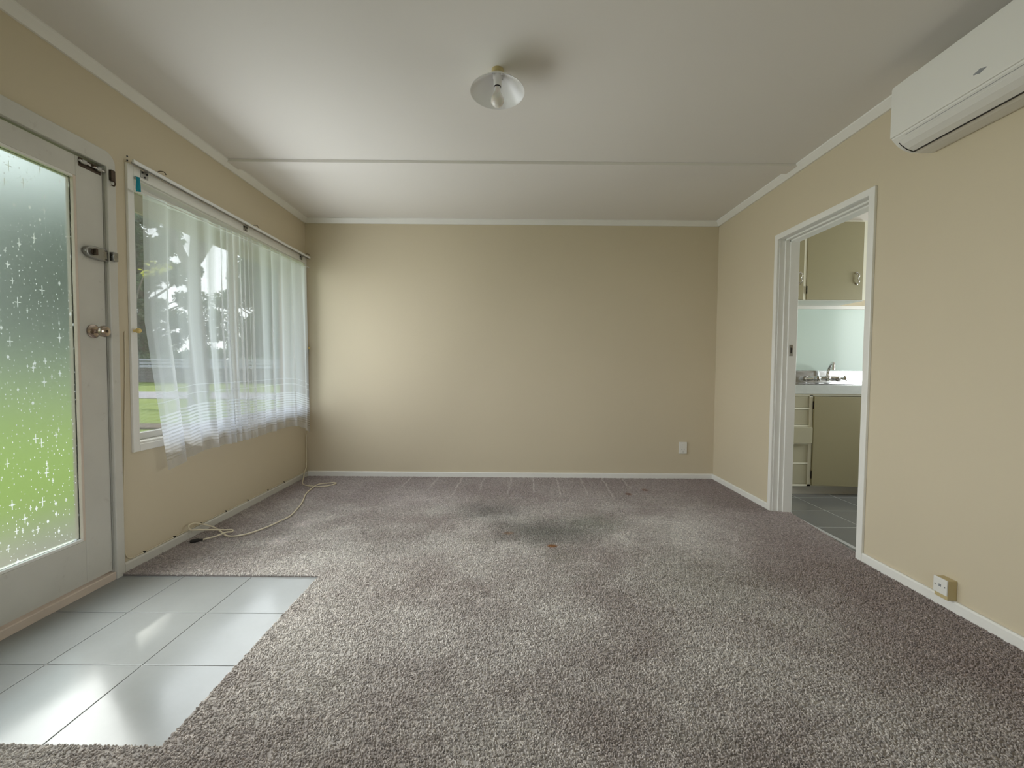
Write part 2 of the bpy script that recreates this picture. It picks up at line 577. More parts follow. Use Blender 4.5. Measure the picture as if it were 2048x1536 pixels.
def carpet_mat():
    t = NT('carpet_twist_pile')
    P = t.pos()
    sp = t.node('ShaderNodeSeparateXYZ')
    t.l.new(P, sp.inputs[0])
    X, Y = sp.outputs[0], sp.outputs[1]
    rnd = t.node('ShaderNodeObjectInfo').outputs['Random']
    n1 = t.noise(1.6, detail=5, rough=0.6)
    n2 = t.noise(5.0, detail=4, rough=0.65)
    base = t.mix(t.remap(n1, 0.34, 0.66), (0.335, 0.292, 0.272), (0.500, 0.468, 0.438))
    base = t.mix(t.math('MULTIPLY', t.remap(n2, 0.45, 0.75), 0.35), base, (0.66, 0.62, 0.585))
    base = t.mix(t.math('MULTIPLY', t.remap(t.noise(2.7, detail=4), 0.56, 0.75), 0.22), base, (0.45, 0.445, 0.38))
    # per-tuft shade
    k = t.math('MULTIPLY_ADD', rnd, 0.50, 0.78)
    warp = t.math('MULTIPLY', t.math('SUBTRACT', t.noise(7.0, detail=4), 0.5), 0.5)

    def blob(cx, cy, rx, ry, hard=0.25, w=1.0):
        dx = t.math('DIVIDE', t.math('SUBTRACT', X, cx), rx)
        dy = t.math('DIVIDE', t.math('SUBTRACT', Y, cy), ry)
        d = t.math('SQRT', t.math('ADD', t.math('MULTIPLY', dx, dx), t.math('MULTIPLY', dy, dy)))
        d = t.math('ADD', d, t.math('MULTIPLY', warp, w))
        return t.remap(d, 1.0, hard)

    def over(c, cx, cy, rx, ry, amt, hard=0.25, w=1.0):
        nonlocal base
        base = t.mix(t.math('MULTIPLY', blob(cx, cy, rx, ry, hard, w), amt), base, c)

    # soiling worn into the pile
    over((0.20, 0.19, 0.17), 0.24, 2.68, 0.52, 0.32, 0.95, 0.1, 1.4)
    over((0.205, 0.19, 0.175), -0.14, 3.08, 0.40, 0.30, 0.85, 0.1, 1.4)
    over((0.22, 0.22, 0.18), 0.55, 2.85, 0.34, 0.25, 0.55, 0.1, 1.4)
    over((0.23, 0.21, 0.175), 0.28, 2.32, 0.16, 0.12, 0.45, 0.1, 1.0)
    over((0.26, 0.24, 0.20), 0.95, 2.10, 0.5, 0.5, 0.4, 0.1, 1.6)
    over((0.26, 0.235, 0.215), -0.75, 2.55, 0.5, 0.4, 0.35, 0.1, 1.6)
    # pale rubbed patches, and two painted sun patches near the left wall
    over((0.60, 0.55, 0.53), -0.75, 3.35, 0.45, 0.25, 0.5, 0.1, 1.6)
    over((0.62, 0.56, 0.54), -1.36, 2.78, 0.09, 0.10, 0.7, 0.1, 1.4)  # soft sun through the curtain, painted into the pile
    over((0.62, 0.56, 0.54), -1.37, 2.50, 0.08, 0.10, 0.7, 0.1, 1.4)  # second painted sun patch
    over((0.57, 0.54, 0.51), 1.25, 2.75, 0.45, 0.35, 0.45, 0.1, 1.6)
    over((0.55, 0.52, 0.50), -0.2, 1.55, 0.8, 0.5, 0.35, 0.1, 1.4)
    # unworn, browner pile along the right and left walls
    base = t.mix(t.math('MULTIPLY', t.remap(t.math('ADD', X, warp), 1.05, 1.80), 0.75), base, (0.275, 0.222, 0.21))  # unworn tone plus door-light falloff painted into the pile
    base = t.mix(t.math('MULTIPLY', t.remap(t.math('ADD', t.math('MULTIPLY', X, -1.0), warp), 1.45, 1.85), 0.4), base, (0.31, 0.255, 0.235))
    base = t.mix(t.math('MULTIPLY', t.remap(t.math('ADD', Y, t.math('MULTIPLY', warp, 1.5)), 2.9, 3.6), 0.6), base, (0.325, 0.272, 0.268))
    clump = t.remap(t.noise(55.0, detail=3), 0.3, 0.7, 0.80, 1.22)
    # rust marks
    over((0.25, 0.105, 0.03), 0.245, 2.455, 0.040, 0.030, 0.95, 0.4, 0.5)
    over((0.22, 0.12, 0.06), -0.011, 2.644, 0.05, 0.035, 0.6, 0.3, 0.5)
    over((0.17, 0.08, 0.05), 0.975, 3.50, 0.035, 0.05, 0.8, 0.3, 0.5)
    over((0.17, 0.08, 0.05), 1.149, 3.62, 0.04, 0.05, 0.7, 0.3, 0.5)
    # strokes left by the vacuum cleaner along the back wall
    strokes = None
    for i, (sx, yb) in enumerate(((-0.68, 3.55), (-0.45, 3.38), (-0.245, 3.55), (0.005, 3.45), (0.215, 3.5), (0.435, 3.42),
                                  (0.66, 3.42), (0.86, 3.35), (1.05, 3.62), (-0.93, 3.6))):
        xx = t.math('SUBTRACT', X, t.math('MULTIPLY_ADD', Y, 0.05, sx - 0.2))
        m = t.remap(t.math('ABSOLUTE', t.math('ADD', xx, t.math('MULTIPLY', warp, 0.10))), 0.012, 0.003)
        m = t.math('MULTIPLY', m, t.remap(Y, yb, yb + 0.08))
        strokes = m if strokes is None else t.math('MAXIMUM', strokes, m)
    base = t.mix(t.math('MULTIPLY', strokes, 0.42), base, (0.64, 0.59, 0.57))
    sc = t.node('ShaderNodeVectorMath', operation='SCALE')
    t.l.new(base, sc.inputs[0])
    t.l.new(t.math('MULTIPLY', k, clump), sc.inputs['Scale'])
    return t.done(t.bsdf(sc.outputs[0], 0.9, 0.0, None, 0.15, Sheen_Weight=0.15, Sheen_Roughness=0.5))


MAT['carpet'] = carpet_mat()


def leaf_mat(name, a, b, hi):
    t = NT(name)
    n = t.noise(1.1, detail=3)
    col = t.mix(t.remap(n, 0.3, 0.7), a, b)
    col = t.mix(t.math('MULTIPLY', t.remap(t.noise(3.5, detail=2), 0.62, 0.75), 0.7), col, hi)
    df = t.bsdf(col, 0.5, spec=0.3)
    tl = t.node('ShaderNodeBsdfTranslucent')
    t.l.new(t.mix(0.5, col, hi), tl.inputs[0])
    mx = t.node('ShaderNodeMixShader')
    mx.inputs[0].default_value = 0.35
    t.l.new(df, mx.inputs[1])
    t.l.new(tl.outputs[0], mx.inputs[2])
    return t.done(mx.outputs[0])


MAT['leaf'] = leaf_mat('tree_leaves', (0.048, 0.085, 0.043), (0.095, 0.155, 0.075), (0.17, 0.25, 0.10))
MAT['leaf_yellow'] = leaf_mat('yellow_leaves', (0.42, 0.44, 0.05), (0.55, 0.55, 0.08), (0.62, 0.62, 0.12))
MAT['leaf_shrub'] = leaf_mat('shrub_leaves', (0.13, 0.20, 0.05), (0.26, 0.34, 0.09), (0.42, 0.45, 0.2))


def lawn_mat():
    t = NT('lawn_grass')
    n = t.noise(0.5, detail=5)
    n2 = t.noise(22.0, detail=4)
    col = t.mix(t.remap(n, 0.35, 0.65), (0.125, 0.175, 0.016), (0.17, 0.215, 0.024))
    col = t.mix(t.math('MULTIPLY', n2, 0.6), col, (0.085, 0.125, 0.012))
    return t.done(t.bsdf(col, 0.8, 0, t.bump(n2, 0.8, 0.03), 0.1))


MAT['lawn'] = lawn_mat()

# ------------------------------------------------------------------ shell
# floor slab with the entry tiles
fl = box('floor', MAT['slab'], (XL - 0.02, XR + 0.02, YR, D + 0.02, -0.16, -0.019), kind='structure')
bm = bmesh.new()
bx(bm, XL, -0.90, 1.08, 2.13, -0.019, -0.0125)
obj('grout_bed', bm, MAT['grout'], fl)
tile_x = [-1.944, -1.611, -1.277, -0.943]
tile_y = [0.80, 1.129, 1.452, 1.770, 2.095]
for i in range(3):
    for j in range(1, 4):
        g = 0.0016
        x0, x1 = max(tile_x[i], XL) + g, tile_x[i + 1] - g
        o = box('tile', MAT['tile'], (x0, x1, tile_y[j] + g, tile_y[j + 1] - g, -0.0185, -0.0102), fl, bevel=0.0012)

box('ceiling', MAT['ceiling'], (XL - 0.4, XR + 0.06, YR - 0.1, D + 0.1, ZC, ZC + 0.1), kind='structure')
# left wall with door and window openings
DY0, DY1, DZ1 = 1.19, 2.075, 1.995        # door rough opening
WY0, WY1, WZ0, WZ1 = 2.197, 3.995, 0.620, 1.990
bm = bmesh.new()
bx(bm, XL - WT, XL, YR, DY0, -0.16, ZC)
bx(bm, XL - WT, XL, DY0, DY1, DZ1, ZC)
bx(bm, XL - WT, XL, DY1, WY0, -0.16, ZC)
bx(bm, XL - WT, XL, WY0, WY1, -0.16, WZ0)
bx(bm, XL - WT, XL, WY0, WY1, WZ1, ZC)
bx(bm, XL - WT, XL, WY1, D + 0.1, -0.16, ZC)
obj('wall_left', bm, MAT['wall'], kind='structure')
box('wall_back', MAT['wall'], (XL, XK, D, D + 0.1, -0.16, ZC), kind='structure')
# right wall with the kitchen doorway
KY0, KY1, KZ1, XR2 = 2.308, 3.122, 1.985, 2.045
bm = bmesh.new()
bx(bm, XR, XR2, YR, KY0, -0.16, ZC)
bx(bm, XR, XR2, KY0, KY1, KZ1, ZC)
bx(bm, XR, XR2, KY1, D, -0.16, ZC)
obj('wall_right', bm, MAT['wall'], kind='structure')
# rear wall, with an unseen window added behind the camera for light
bm = bmesh.new()
RX0, RX1, RZ0, RZ1 = -1.35, 0.95, 0.68, 2.02
bx(bm, XL - WT, RX0, YR - 0.1, YR, -0.16, ZC)
bx(bm, RX1, XR2, YR - 0.1, YR, -0.16, ZC)
bx(bm, RX0, RX1, YR - 0.1, YR, -0.16, RZ0)
bx(bm, RX0, RX1, YR - 0.1, YR, RZ1, ZC)
obj('wall_rear', bm, MAT['wall'], kind='structure')
w2 = struct('window_added_rear', (0, YR, 0.68))  # unseen, added as an extra opening for light
for b in ((RX0, RX1, YR - 0.08, YR + 0.012, RZ0, RZ0 + 0.04), (RX0, RX1, YR - 0.08, YR + 0.012, RZ1 - 0.04, RZ1),
          (RX0, RX0 + 0.04, YR - 0.08, YR + 0.012, RZ0, RZ1), (RX1 - 0.04, RX1, YR - 0.08, YR + 0.012, RZ0, RZ1),
          (-0.22, -0.18, YR - 0.08, YR, RZ0, RZ1)):
    box('frame_bar', MAT['trim'], b, w2)
box('pane', MAT['glass'], (RX0 + 0.02, RX1 - 0.02, YR - 0.06, YR - 0.055, RZ0 + 0.02, RZ1 - 0.02), w2)

# cornices (small bevelled scotia)
CP, CZ = 0.045, 2.362


def scotia(name, path):
    bm = bmesh.new()
    prof = [(0, CZ), (0.012, CZ), (CP, ZC - 0.008), (CP, ZC), (0, ZC)]
    (a, b, side) = path
    if side == 'left':
        prism(bm, [(XL + u, v) for u, v in prof], 'y', a, b)
    elif side == 'right':
        prism(bm, [(XR - u, v) for u, v in prof], 'y', a, b)
    else:
        prism(bm, [(D - u, v) for u, v in prof], 'x', a, b)
    return obj(name, bm, MAT['trim'], kind='structure')


scotia('trim_1', (YR, D, 'left'))
scotia('trim_2', (YR, D, 'right'))
scotia('trim_3', (XL, XR, 'back'))
# batten over the ceiling joint
bm = bmesh.new()
prism(bm, [(2.885, ZC), (2.887, ZC - 0.018), (3.000, ZC - 0.018), (3.010, ZC)], 'x', XL + 0.02, XR - 0.02)
obj('trim_4', bm, MAT['ceiling'], kind='structure', bevel=0.0015)

# skirtings
SKH = 0.046


def skirt(name, poly, axis, a, b):
    bm = bmesh.new()
    prism(bm, poly, axis, a, b)
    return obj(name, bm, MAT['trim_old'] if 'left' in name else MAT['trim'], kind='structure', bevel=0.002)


pl = [(0, -0.019), (0.014, -0.019), (0.014, SKH - 0.008), (0.010, SKH), (0, SKH)]
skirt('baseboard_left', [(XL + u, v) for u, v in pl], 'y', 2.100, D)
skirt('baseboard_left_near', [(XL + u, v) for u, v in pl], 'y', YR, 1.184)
skirt('baseboard_back', [(D - u, v) for u, v in pl], 'x', XL, XR)
skirt('baseboard_right', [(XR - u, v) for u, v in pl], 'y', 3.145, D)
skirt('baseboard_right_near', [(XR - u, v) for u, v in pl], 'y', YR, 2.284)

# ------------------------------------------------------------------ entrance door (left)
d1 = struct('door_1', (XL, 1.64, 0.0))
LX0, LX1 = -1.972, -1.934                 # leaf thickness
LY0, LY1, LZ0, LZ1 = 1.238, 2.049, 0.034, 1.958
GY0, GY1, GZ0, GZ1 = 1.357, 1.925, 0.232, 1.868
# frame with rounded upper corner
bm = bmesh.new()
out = [(2.098, -0.0185)]
rc = 0.055
for k in range(9):
    a = k / 8 * PI / 2
    out.append((2.098 - rc + rc * math.cos(a), 2.040 - rc + rc * math.sin(a)))
out += [(1.185, 2.040), (1.185, -0.0185), (1.233, -0.0185), (1.233, 1.966), (2.0535, 1.966), (2.0535, -0.0185)]
prism(bm, out, 'x', XL - 0.0005, XL + 0.016)
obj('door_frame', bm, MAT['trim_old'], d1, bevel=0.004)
bm = bmesh.new()
prism(bm, [(DY1, -0.0185), (DY1, 1.992), (DY0, 1.992), (DY0, -0.0185), (1.233, -0.0185), (1.233, 1.966), (2.0535, 1.966), (2.0535, -0.0185)],
      'x', XL - WT - 0.02, XL - 0.0006)
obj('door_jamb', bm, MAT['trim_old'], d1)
box('door_stop', MAT['bead'], (LX0 - 0.03, LX0 - 0.003, 2.035, 2.0535, 0.03, 1.966), d1)
box('threshold', MAT['bead'], (XL - WT - 0.03, XL + 0.012, 1.2335, 2.053, -0.0185, 0.026), d1, bevel=0.004)
for yy in ((GY1, LY1), (LY0, GY0)):
    box('stile', MAT['trim_old'], (LX0, LX1, yy[0], yy[1], LZ0, LZ1), d1, bevel=0.002)
box('rail', MAT['trim_old'], (LX0, LX1, GY0, GY1, LZ0, GZ0), d1, bevel=0.002)
box('rail', MAT['trim_old'], (LX0, LX1, GY0, GY1, GZ1, LZ1), d1, bevel=0.002)
# beads holding the glass, both sides
PX = -1.952
for xs in ((PX + 0.003, LX1 + 0.001), (LX0 - 0.008, PX - 0.004)):
    for b in ((GY1 - 0.012, GY1, GZ0, GZ1), (GY0, GY0 + 0.012, GZ0, GZ1)):
        box('glazing_bead', MAT['bead'], (xs[0], xs[1], b[0], b[1], b[2], b[3]), d1, bevel=0.002)
    for z0 in (GZ0, GZ1 - 0.012):
        box('glazing_bead', MAT['trim'], (xs[0], xs[1], GY0 + 0.012, GY1 - 0.012, z0, z0 + 0.012), d1, bevel=0.002)
# the pane: inner face moulded in fine cells, some of them the bright dots and stars of the pattern
rng = random.Random(5)
CW = 0.0030
py0, py1, pz0, pz1 = GY0 + 0.002, GY1 - 0.002, GZ0 + 0.002, GZ1 - 0.002
ncy, ncz = int((py1 - py0) / CW), int((pz1 - pz0) / CW)
mask = np.zeros((ncz, ncy), dtype=np.int32)


def mark(j, i):
    if 0 <= j < ncz and 0 <= i < ncy:
        mask[j, i] = 2


for j in range(3, ncz - 2, 7):
    for i in range(3, ncy - 2, 7):
        jj, ii = j + rng.randint(-2, 2), i + rng.randint(-2, 2)
        q = rng.random()
        if q < 0.07:
            L = rng.choice((2, 3, 4, 6))
            for k in range(-L, L + 1):
                mark(jj + k, ii)
            for k in range(-(L // 2), L // 2 + 1):
                mark(jj, ii + k)
            if rng.random() < 0.4:
                for k in (-1, 1):
                    mark(jj + k, ii + k)
                    mark(jj + k, ii - k)
        elif q < 0.60:
            mark(jj, ii)
            if rng.random() < 0.45:
                mark(jj + 1, ii)
yy, zz = np.linspace(py0, py1, ncy + 1), np.linspace(pz0, pz1, ncz + 1)
gz_, gy_ = np.meshgrid(zz, yy, indexing='ij')
gv = np.stack([np.full(gz_.size, PX + 0.002), gy_.ravel(), gz_.ravel()], 1)
jj_, ii_ = np.meshgrid(np.arange(ncz), np.arange(ncy), indexing='ij')
a_ = (jj_ * (ncy + 1) + ii_).ravel()
gf = np.stack([a_, a_ + 1, a_ + ncy + 2, a_ + ncy + 1], 1)
n0 = len(gv)
back = [(PX - 0.004, py0, pz0), (PX - 0.004, py1, pz0), (PX - 0.004, py1, pz1), (PX - 0.004, py0, pz1),
        (PX + 0.002, py0, pz0), (PX + 0.002, py1, pz0), (PX + 0.002, py1, pz1), (PX + 0.002, py0, pz1)]
bf = [(n0 + 3, n0 + 2, n0 + 1, n0), (n0, n0 + 1, n0 + 5, n0 + 4), (n0 + 1, n0 + 2, n0 + 6, n0 + 5), (n0 + 2, n0 + 3, n0 + 7, n0 + 6), (n0 + 3, n0, n0 + 4, n0 + 7)]
pme = bpy.data.meshes.new('pane')
pme.from_pydata(np.vstack([gv, np.array(back)]).tolist(), [], gf.tolist() + bf)
for m_ in ('obscure', 'glass', 'relief'):
    pme.materials.append(MAT[m_])
pme.polygons.foreach_set('material_index', np.concatenate([mask.ravel(), np.ones(len(bf), dtype=np.int32)]).astype(np.int32))
pane = bpy.data.objects.new('pane', pme)
COL.objects.link(pane)
pane.parent = d1
pane.matrix_parent_inverse = parent_inv(d1)
pane['label'] = 'obscured glass pane moulded with dots and stars'

# knob set
kn = struct('door_knob', (LX1, 1.985, 1.187))
del kn['kind']
kn.parent = d1
kn.matrix_parent_inverse = parent_inv(d1)
kn['label'] = 'round metal door knob'
bm = bmesh.new()
lathe(bm, [(0, 0.0), (0.031, 0.0), (0.031, 0.004), (0.024, 0.009), (0.012, 0.011), (0, 0.011)], Mx((LX1, 1.985, 1.187), 'x'), 28)
obj('rose', bm, MAT['knob_metal'], kn, smooth=True)
bm = bmesh.new()
lathe(bm, [(0.009, 0.008), (0.009, 0.028), (0.017, 0.034), (0.0255, 0.044), (0.0265, 0.052), (0.023, 0.060), (0.014, 0.064), (0, 0.0645)],
      Mx((LX1, 1.985, 1.187), 'x'), 28)
obj('grip', bm, MAT['knob_metal'], kn, smooth=True)
bm = bmesh.new()
lathe(bm, [(0, 0.066), (0.006, 0.066), (0.006, 0.063), (0, 0.063)], Mx((LX1, 1.985, 1.187), 'x'), 12)
bx(bm, LX1 + 0.065, LX1 + 0.068, 1.984, 1.986, 1.182, 1.192)
obj('turn_button', bm, MAT['rust'], kn)
# outer knob seen blurred through the glass
bm = bmesh.new()
lathe(bm, [(0.028, 0.0), (0.010, 0.012), (0.010, 0.03), (0.027, 0.046), (0.022, 0.062), (0, 0.065)], Mx((LX0, 1.985, 1.187), '-x'), 20)
obj('outer_knob', bm, MAT['knob_metal'], d1, smooth=True)
# night latch: bullet-shaped case, snib knob, keep on the frame
nl = struct('night_latch', (LX1, 1.995, 1.546))
del nl['kind']
nl.parent = d1
nl.matrix_parent_inverse = parent_inv(d1)
bm = bmesh.new()
sh = [(2.046, 1.518), (2.046, 1.576)]
for k in range(13):
    a = PI / 2 + k / 12 * PI
    sh.append((1.985 + 0.045 * math.cos(a), 1.547 + 0.029 * math.sin(a)))
prism(bm, sh, 'x', LX1, LX1 + 0.022)
obj('latch_case', bm, MAT['latch_metal'], nl, smooth=True, bevel=0.006, seg=3)
bm = bmesh.new()
lathe(bm, [(0.012, 0.02), (0.012, 0.026), (0.0, 0.027)], Mx((LX1, 1.974, 1.547), 'x'), 16)
bx(bm, LX1 + 0.024, LX1 + 0.042, 1.970, 1.978, 1.532, 1.562)
obj('snib', bm, MAT['rust'], nl, bevel=0.002)
for z in (1.527, 1.567):
    bm = bmesh.new()
    lathe(bm, [(0.0035, 0.021), (0.0035, 0.0235), (0, 0.024)], Mx((LX1, 2.036, z), 'x'), 10)
    obj('screw', bm, MAT['screw'], nl)
box('keep', MAT['latch_metal'], (XL + 0.014, XL + 0.034, 2.056, 2.083, 1.527, 1.570), nl, bevel=0.003)
# barrel bolt on the top rail with its keep on the frame corner
bb = struct('barrel_bolt', (LX1, 1.99, 1.948))
del bb['kind']
bb.parent = d1
bb.matrix_parent_inverse = parent_inv(d1)
box('back_plate', MAT['rust'], (LX1 - 0.0005, LX1 + 0.003, 1.938, 2.040, 1.918, 1.956), bb, bevel=0.001)
bm = bmesh.new()
tube(bm, [(LX1 + 0.011, 1.934, 1.939), (LX1 + 0.011, 2.050, 1.939)], 0.0055, 12)
obj('bolt_rod', bm, MAT['chrome'], bb, smooth=True)
for y0 in (1.942, 2.012):
    box('barrel_strap', MAT['alu'], (LX1 + 0.002, LX1 + 0.018, y0, y0 + 0.022, 1.929, 1.949), bb, bevel=0.004)
bm = bmesh.new()
lathe(bm, [(0.005, 0.01), (0.004, 0.024), (0.006, 0.03), (0, 0.033)], Mx((LX1, 1.985, 1.939), 'x'), 12)
obj('bolt_knob', bm, MAT['rust'], bb)
box('frame_catch', MAT['rust'], (XL + 0.0155, XL + 0.030, 2.062, 2.084, 1.905, 1.958), bb, bevel=0.004)
bm = bmesh.new()
tube(bm, spline([(XL + 0.02, 2.074, 1.912), (XL + 0.034, 2.074, 1.900), (XL + 0.03, 2.074, 1.885), (XL + 0.018, 2.074, 1.889)], 4), 0.003, 8)
obj('catch_loop', bm, MAT['rust'], bb, smooth=True)

# ------------------------------------------------------------------ window (left)
w1 = struct('window_1', (XL, 3.09, WZ0))
AX0, AX1 = XL - 0.0005, XL + 0.014


def wpart(name, b, mat='trim', bevel=0.003):
    return box(name, MAT[mat], b, w1, bevel=bevel)


wpart('architrave_left', (AX0, AX1, 2.164, WY0 + 0.004, 0.588, 2.040))
wpart('architrave_right', (AX0, AX1, WY1 - 0.004, D - 0.0005, 0.588, 2.040))
wpart('architrave_top', (AX0, AX1, WY0 + 0.004, WY1 - 0.004, WZ1 - 0.004, 2.040))
wpart('architrave_bottom', (AX0, AX1, WY0 + 0.004, WY1 - 0.004, 0.588, WZ0 + 0.004))
# linings of the reveal
XG = -2.012
wpart('reveal_left', (XL - WT, XL - 0.001, WY0 - 0.001, WY0 + 0.010, WZ0, WZ1))
wpart('reveal_right', (XL - WT, XL - 0.001, WY1 - 0.010, WY1 + 0.001, WZ0, WZ1))
wpart('reveal_top', (XL - WT, XL - 0.001, WY0 + 0.010, WY1 - 0.010, WZ1 - 0.010, WZ1 + 0.001))
wpart('sill', (XL - WT - 0.04, XL - 0.001, WY0 + 0.010, WY1 - 0.010, WZ0 - 0.001, WZ0 + 0.014))
# sash bars
for b in ((WY0 + 0.010, WY1 - 0.010, WZ0 + 0.014, WZ0 + 0.048), (WY0 + 0.010, WY1 - 0.010, WZ1 - 0.034, WZ1 - 0.010)):
    wpart('sash_rail', (XG - 0.016, XG + 0.018, b[0], b[1], b[2], b[3]))
for (a, b, m) in ((WY0 + 0.010, WY0 + 0.026, 'trim'), (3.080, 3.140, 'soffit'), (WY1 - 0.050, WY1 - 0.010, 'trim')):
    wpart('sash_stile', (XG - 0.016, XG + 0.018, a, b, WZ0 + 0.048, WZ1 - 0.034), m)
for (a, b) in ((WY0 + 0.026, 3.080), (3.140, WY1 - 0.050)):
    box('pane', MAT['glass'], (XG - 0.002, XG + 0.002, a + 0.0002, b - 0.0002, WZ0 + 0.0482, WZ1 - 0.0342), w1)

# wooden pull knobs on the window jambs, the right one with a cord looped over it
def pull(y, z, label, cord):
    t = thing('tieback_knob', label, 'knob', (AX1, y, z), None)
    bm = bmesh.new()
    lathe(bm, [(0, 0), (0.007, 0.0), (0.006, 0.010), (0.012, 0.016), (0.013, 0.026), (0.009, 0.033), (0, 0.034)], Mx((AX1, y, z), 'x'), 16)
    obj('knob_turning', bm, MAT['yellow_knob'], t, smooth=True)
    if cord:
        bm = bmesh.new()
        tube(bm, spline([(AX1 + 0.020, y - 0.085, z - 0.20), (AX1 + 0.022, y - 0.070, z - 0.12), (AX1 + 0.024, y - 0.035, z - 0.02), (AX1 + 0.022, y - 0.005, z + 0.0125),
                         (AX1 + 0.018, y + 0.010, z - 0.02), (AX1 + 0.008, y + 0.016, z - 0.12), (AX1 + 0.006, y + 0.012, z - 0.22),
                         (AX1 + 0.006, y + 0.020, z - 0.36), (AX1 + 0.006, y + 0.022, z - 0.46)], 6), 0.0028, 6)
        obj('cord', bm, MAT['grey_mark'], t, smooth=True)['label'] = 'thin grey cord looped over the knob'
    return t


pull(2.180, 1.207, 'small yellowed tieback knob on the window frame edge nearest the glazed door', False)
pull(3.998, 1.207, 'small yellowed tieback knob with grey cord hanging by the back wall corner', True)

# ------------------------------------------------------------------ lawn, patio and everything outside
lawn_bm = bmesh.new()
bx(lawn_bm, -140, 60, -40, 110, GROUND - 0.3, GROUND)
obj('lawn', lawn_bm, MAT['lawn'], kind='structure')
box('patio', MAT['patio'], (-4.3, XL - WT, -6, 5.6, GROUND, GROUND + 0.03), kind='structure')
box('garden_bed', MAT['soil'], (-14, -2.9, 8.35, 9.0, GROUND, GROUND + 0.035), kind='structure')
bm = bmesh.new()
prism(bm, [(-60, 17.2), (-2, 15.8), (-2, 19.4), (-60, 22.4)], 'z', GROUND, GROUND + 0.025)
obj('path', bm, MAT['path'], kind='structure')
# outer walls under the floor line and eave with exposed fascia
box('wall_outer_base', MAT['brick_out'], (XL - WT - 0.005, XL - 0.03, YR - 0.1, D + 0.1, -0.5, -0.17), kind='structure')
ev = struct('eave', (-2.6, 3.0, 2.3))
box('fascia', MAT['soffit'], (-3.10, -3.07, -3.0, 6.6, 2.283, 2.446), ev)
box('soffit_panel', MAT['soffit'], (-3.07, XL - WT, -3.0, 6.6, 2.455, 2.475), ev)
box('roof_sheet', MAT['roof'], (-3.22, XK + 0.5, -3.2, 6.8, 2.60, 2.64), ev)
for k in range(11):
    y = -2.6 + k * 0.85
    box('rafter', MAT['soffit'], (-3.07, XL - WT, y, y + 0.05, 2.385, 2.454), ev)
box('gutter', MAT['rail'], (-3.21, -3.101, -3.0, 6.6, 2.475, 2.585), ev, bevel=0.02)
pt = struct('trim_5', (-3.05, 5.85, GROUND))
box('porch_post', MAT['post'], (-3.065, -2.97, 5.66, 5.76, GROUND, 2.384), pt, bevel=0.006)


# fence far across the lawn
fe = thing('fence', 'long low fence with pale rails across the far edge of the lawn', 'fence', (-30, 31, GROUND))
for k in range(5):
    z0 = GROUND + 0.05 + k * 0.205
    box('board', MAT['fence'], (-92, 2, 31.04, 31.10, z0, z0 + 0.19), fe)
for (z0, h) in ((0.87, 0.20), (1.12, 0.19), (1.36, 0.15)):
    box('rail', MAT['rail'], (-92, 2, 30.95, 31.03, z0, z0 + h), fe, bevel=0.02)
for k in range(40):
    x = -91.5 + k * 2.35
    box('post', MAT['fence'], (x, x + 0.14, 31.11, 31.25, GROUND - 0.1, 1.62), fe)

np_r = np.random.default_rng(11)


def crown_mesh(name, centres, n, leaf, mat):
    """many small leaf blades scattered in lumps"""
    cs = np.array([c[:3] for c in centres])
    rs = np.array([c[3] for c in centres])
    idx = np_r.choice(len(cs), n, p=rs ** 2 / (rs ** 2).sum())
    d = np_r.normal(size=(n, 3))
    d /= np.linalg.norm(d, axis=1)[:, None]
    rad = rs[idx] * np_r.uniform(0.35, 1.0, n) ** 0.6
    p = cs[idx] + d * rad[:, None] * np.array([1, 1, 0.8])
    a = np_r.normal(size=(n, 3))
    a /= np.linalg.norm(a, axis=1)[:, None]
    b = np.cross(a, np_r.normal(size=(n, 3)))
    b /= np.linalg.norm(b, axis=1)[:, None]
    s = leaf * np_r.uniform(0.6, 1.4, n)[:, None]
    nn = np.cross(a, b) * s * 0.12
    v = np.stack([p - a * s, p + b * s * 0.38 + nn, p + a * s, p - b * s * 0.38 + nn], 1).reshape(-1, 3)
    f = np.arange(4 * n).reshape(n, 4)
    me = bpy.data.meshes.new(name)
    me.from_pydata(v.tolist(), [], f.tolist())
    me.materials.append(mat)
    return me


def make_tree(seed, H, spread, lumps, leaves, leaf):
    """a prototype as (trunk mesh, crown mesh, crown data) in local coordinates"""
    rg = random.Random(seed)
    bm = bmesh.new()
    top = Vector((rg.uniform(-0.5, 0.5), rg.uniform(-0.5, 0.5), H * 0.72))
    tube(bm, spline([(0, 0, -0.2), (0.1, 0.05, H * 0.2), (-0.15, 0.1, H * 0.45), top], 4),
         [0.34 - 0.26 * k / 12 for k in range(13)], 9)
    cen = []
    for k in range(lumps):
        a = rg.uniform(0, 2 * PI)
        rr = spread * math.sqrt(rg.random())
        z = H * rg.uniform(0.10, 0.98)
        rr *= 1.15 - 0.75 * max(0, (z / H - 0.5)) * 1.6
        c = Vector((rr * math.cos(a), rr * math.sin(a), z))
        r = rg.uniform(0.6, 1.2) * spread * 0.20
        cen.append((c.x, c.y, c.z, r))
        if k % 2 == 0:
            s0 = Vector((0, 0.05, max(H * 0.15, z * 0.62)))
            mid = (s0 + c) / 2 + Vector((rg.uniform(-0.5, 0.5), rg.uniform(-0.5, 0.5), 0.3))
            tube(bm, spline([s0, mid, c], 4), [0.11 - 0.085 * q / 8 for q in range(9)], 6)
    bmesh.ops.recalc_face_normals(bm, faces=bm.faces)
    tm = bpy.data.meshes.new('trunk')
    bm.to_mesh(tm)
    bm.free()
    for p in tm.polygons:
        p.use_smooth = True
    tm.materials.append(MAT['chalk'])
    return tm, crown_mesh('crown', cen, leaves, leaf, MAT['leaf'])


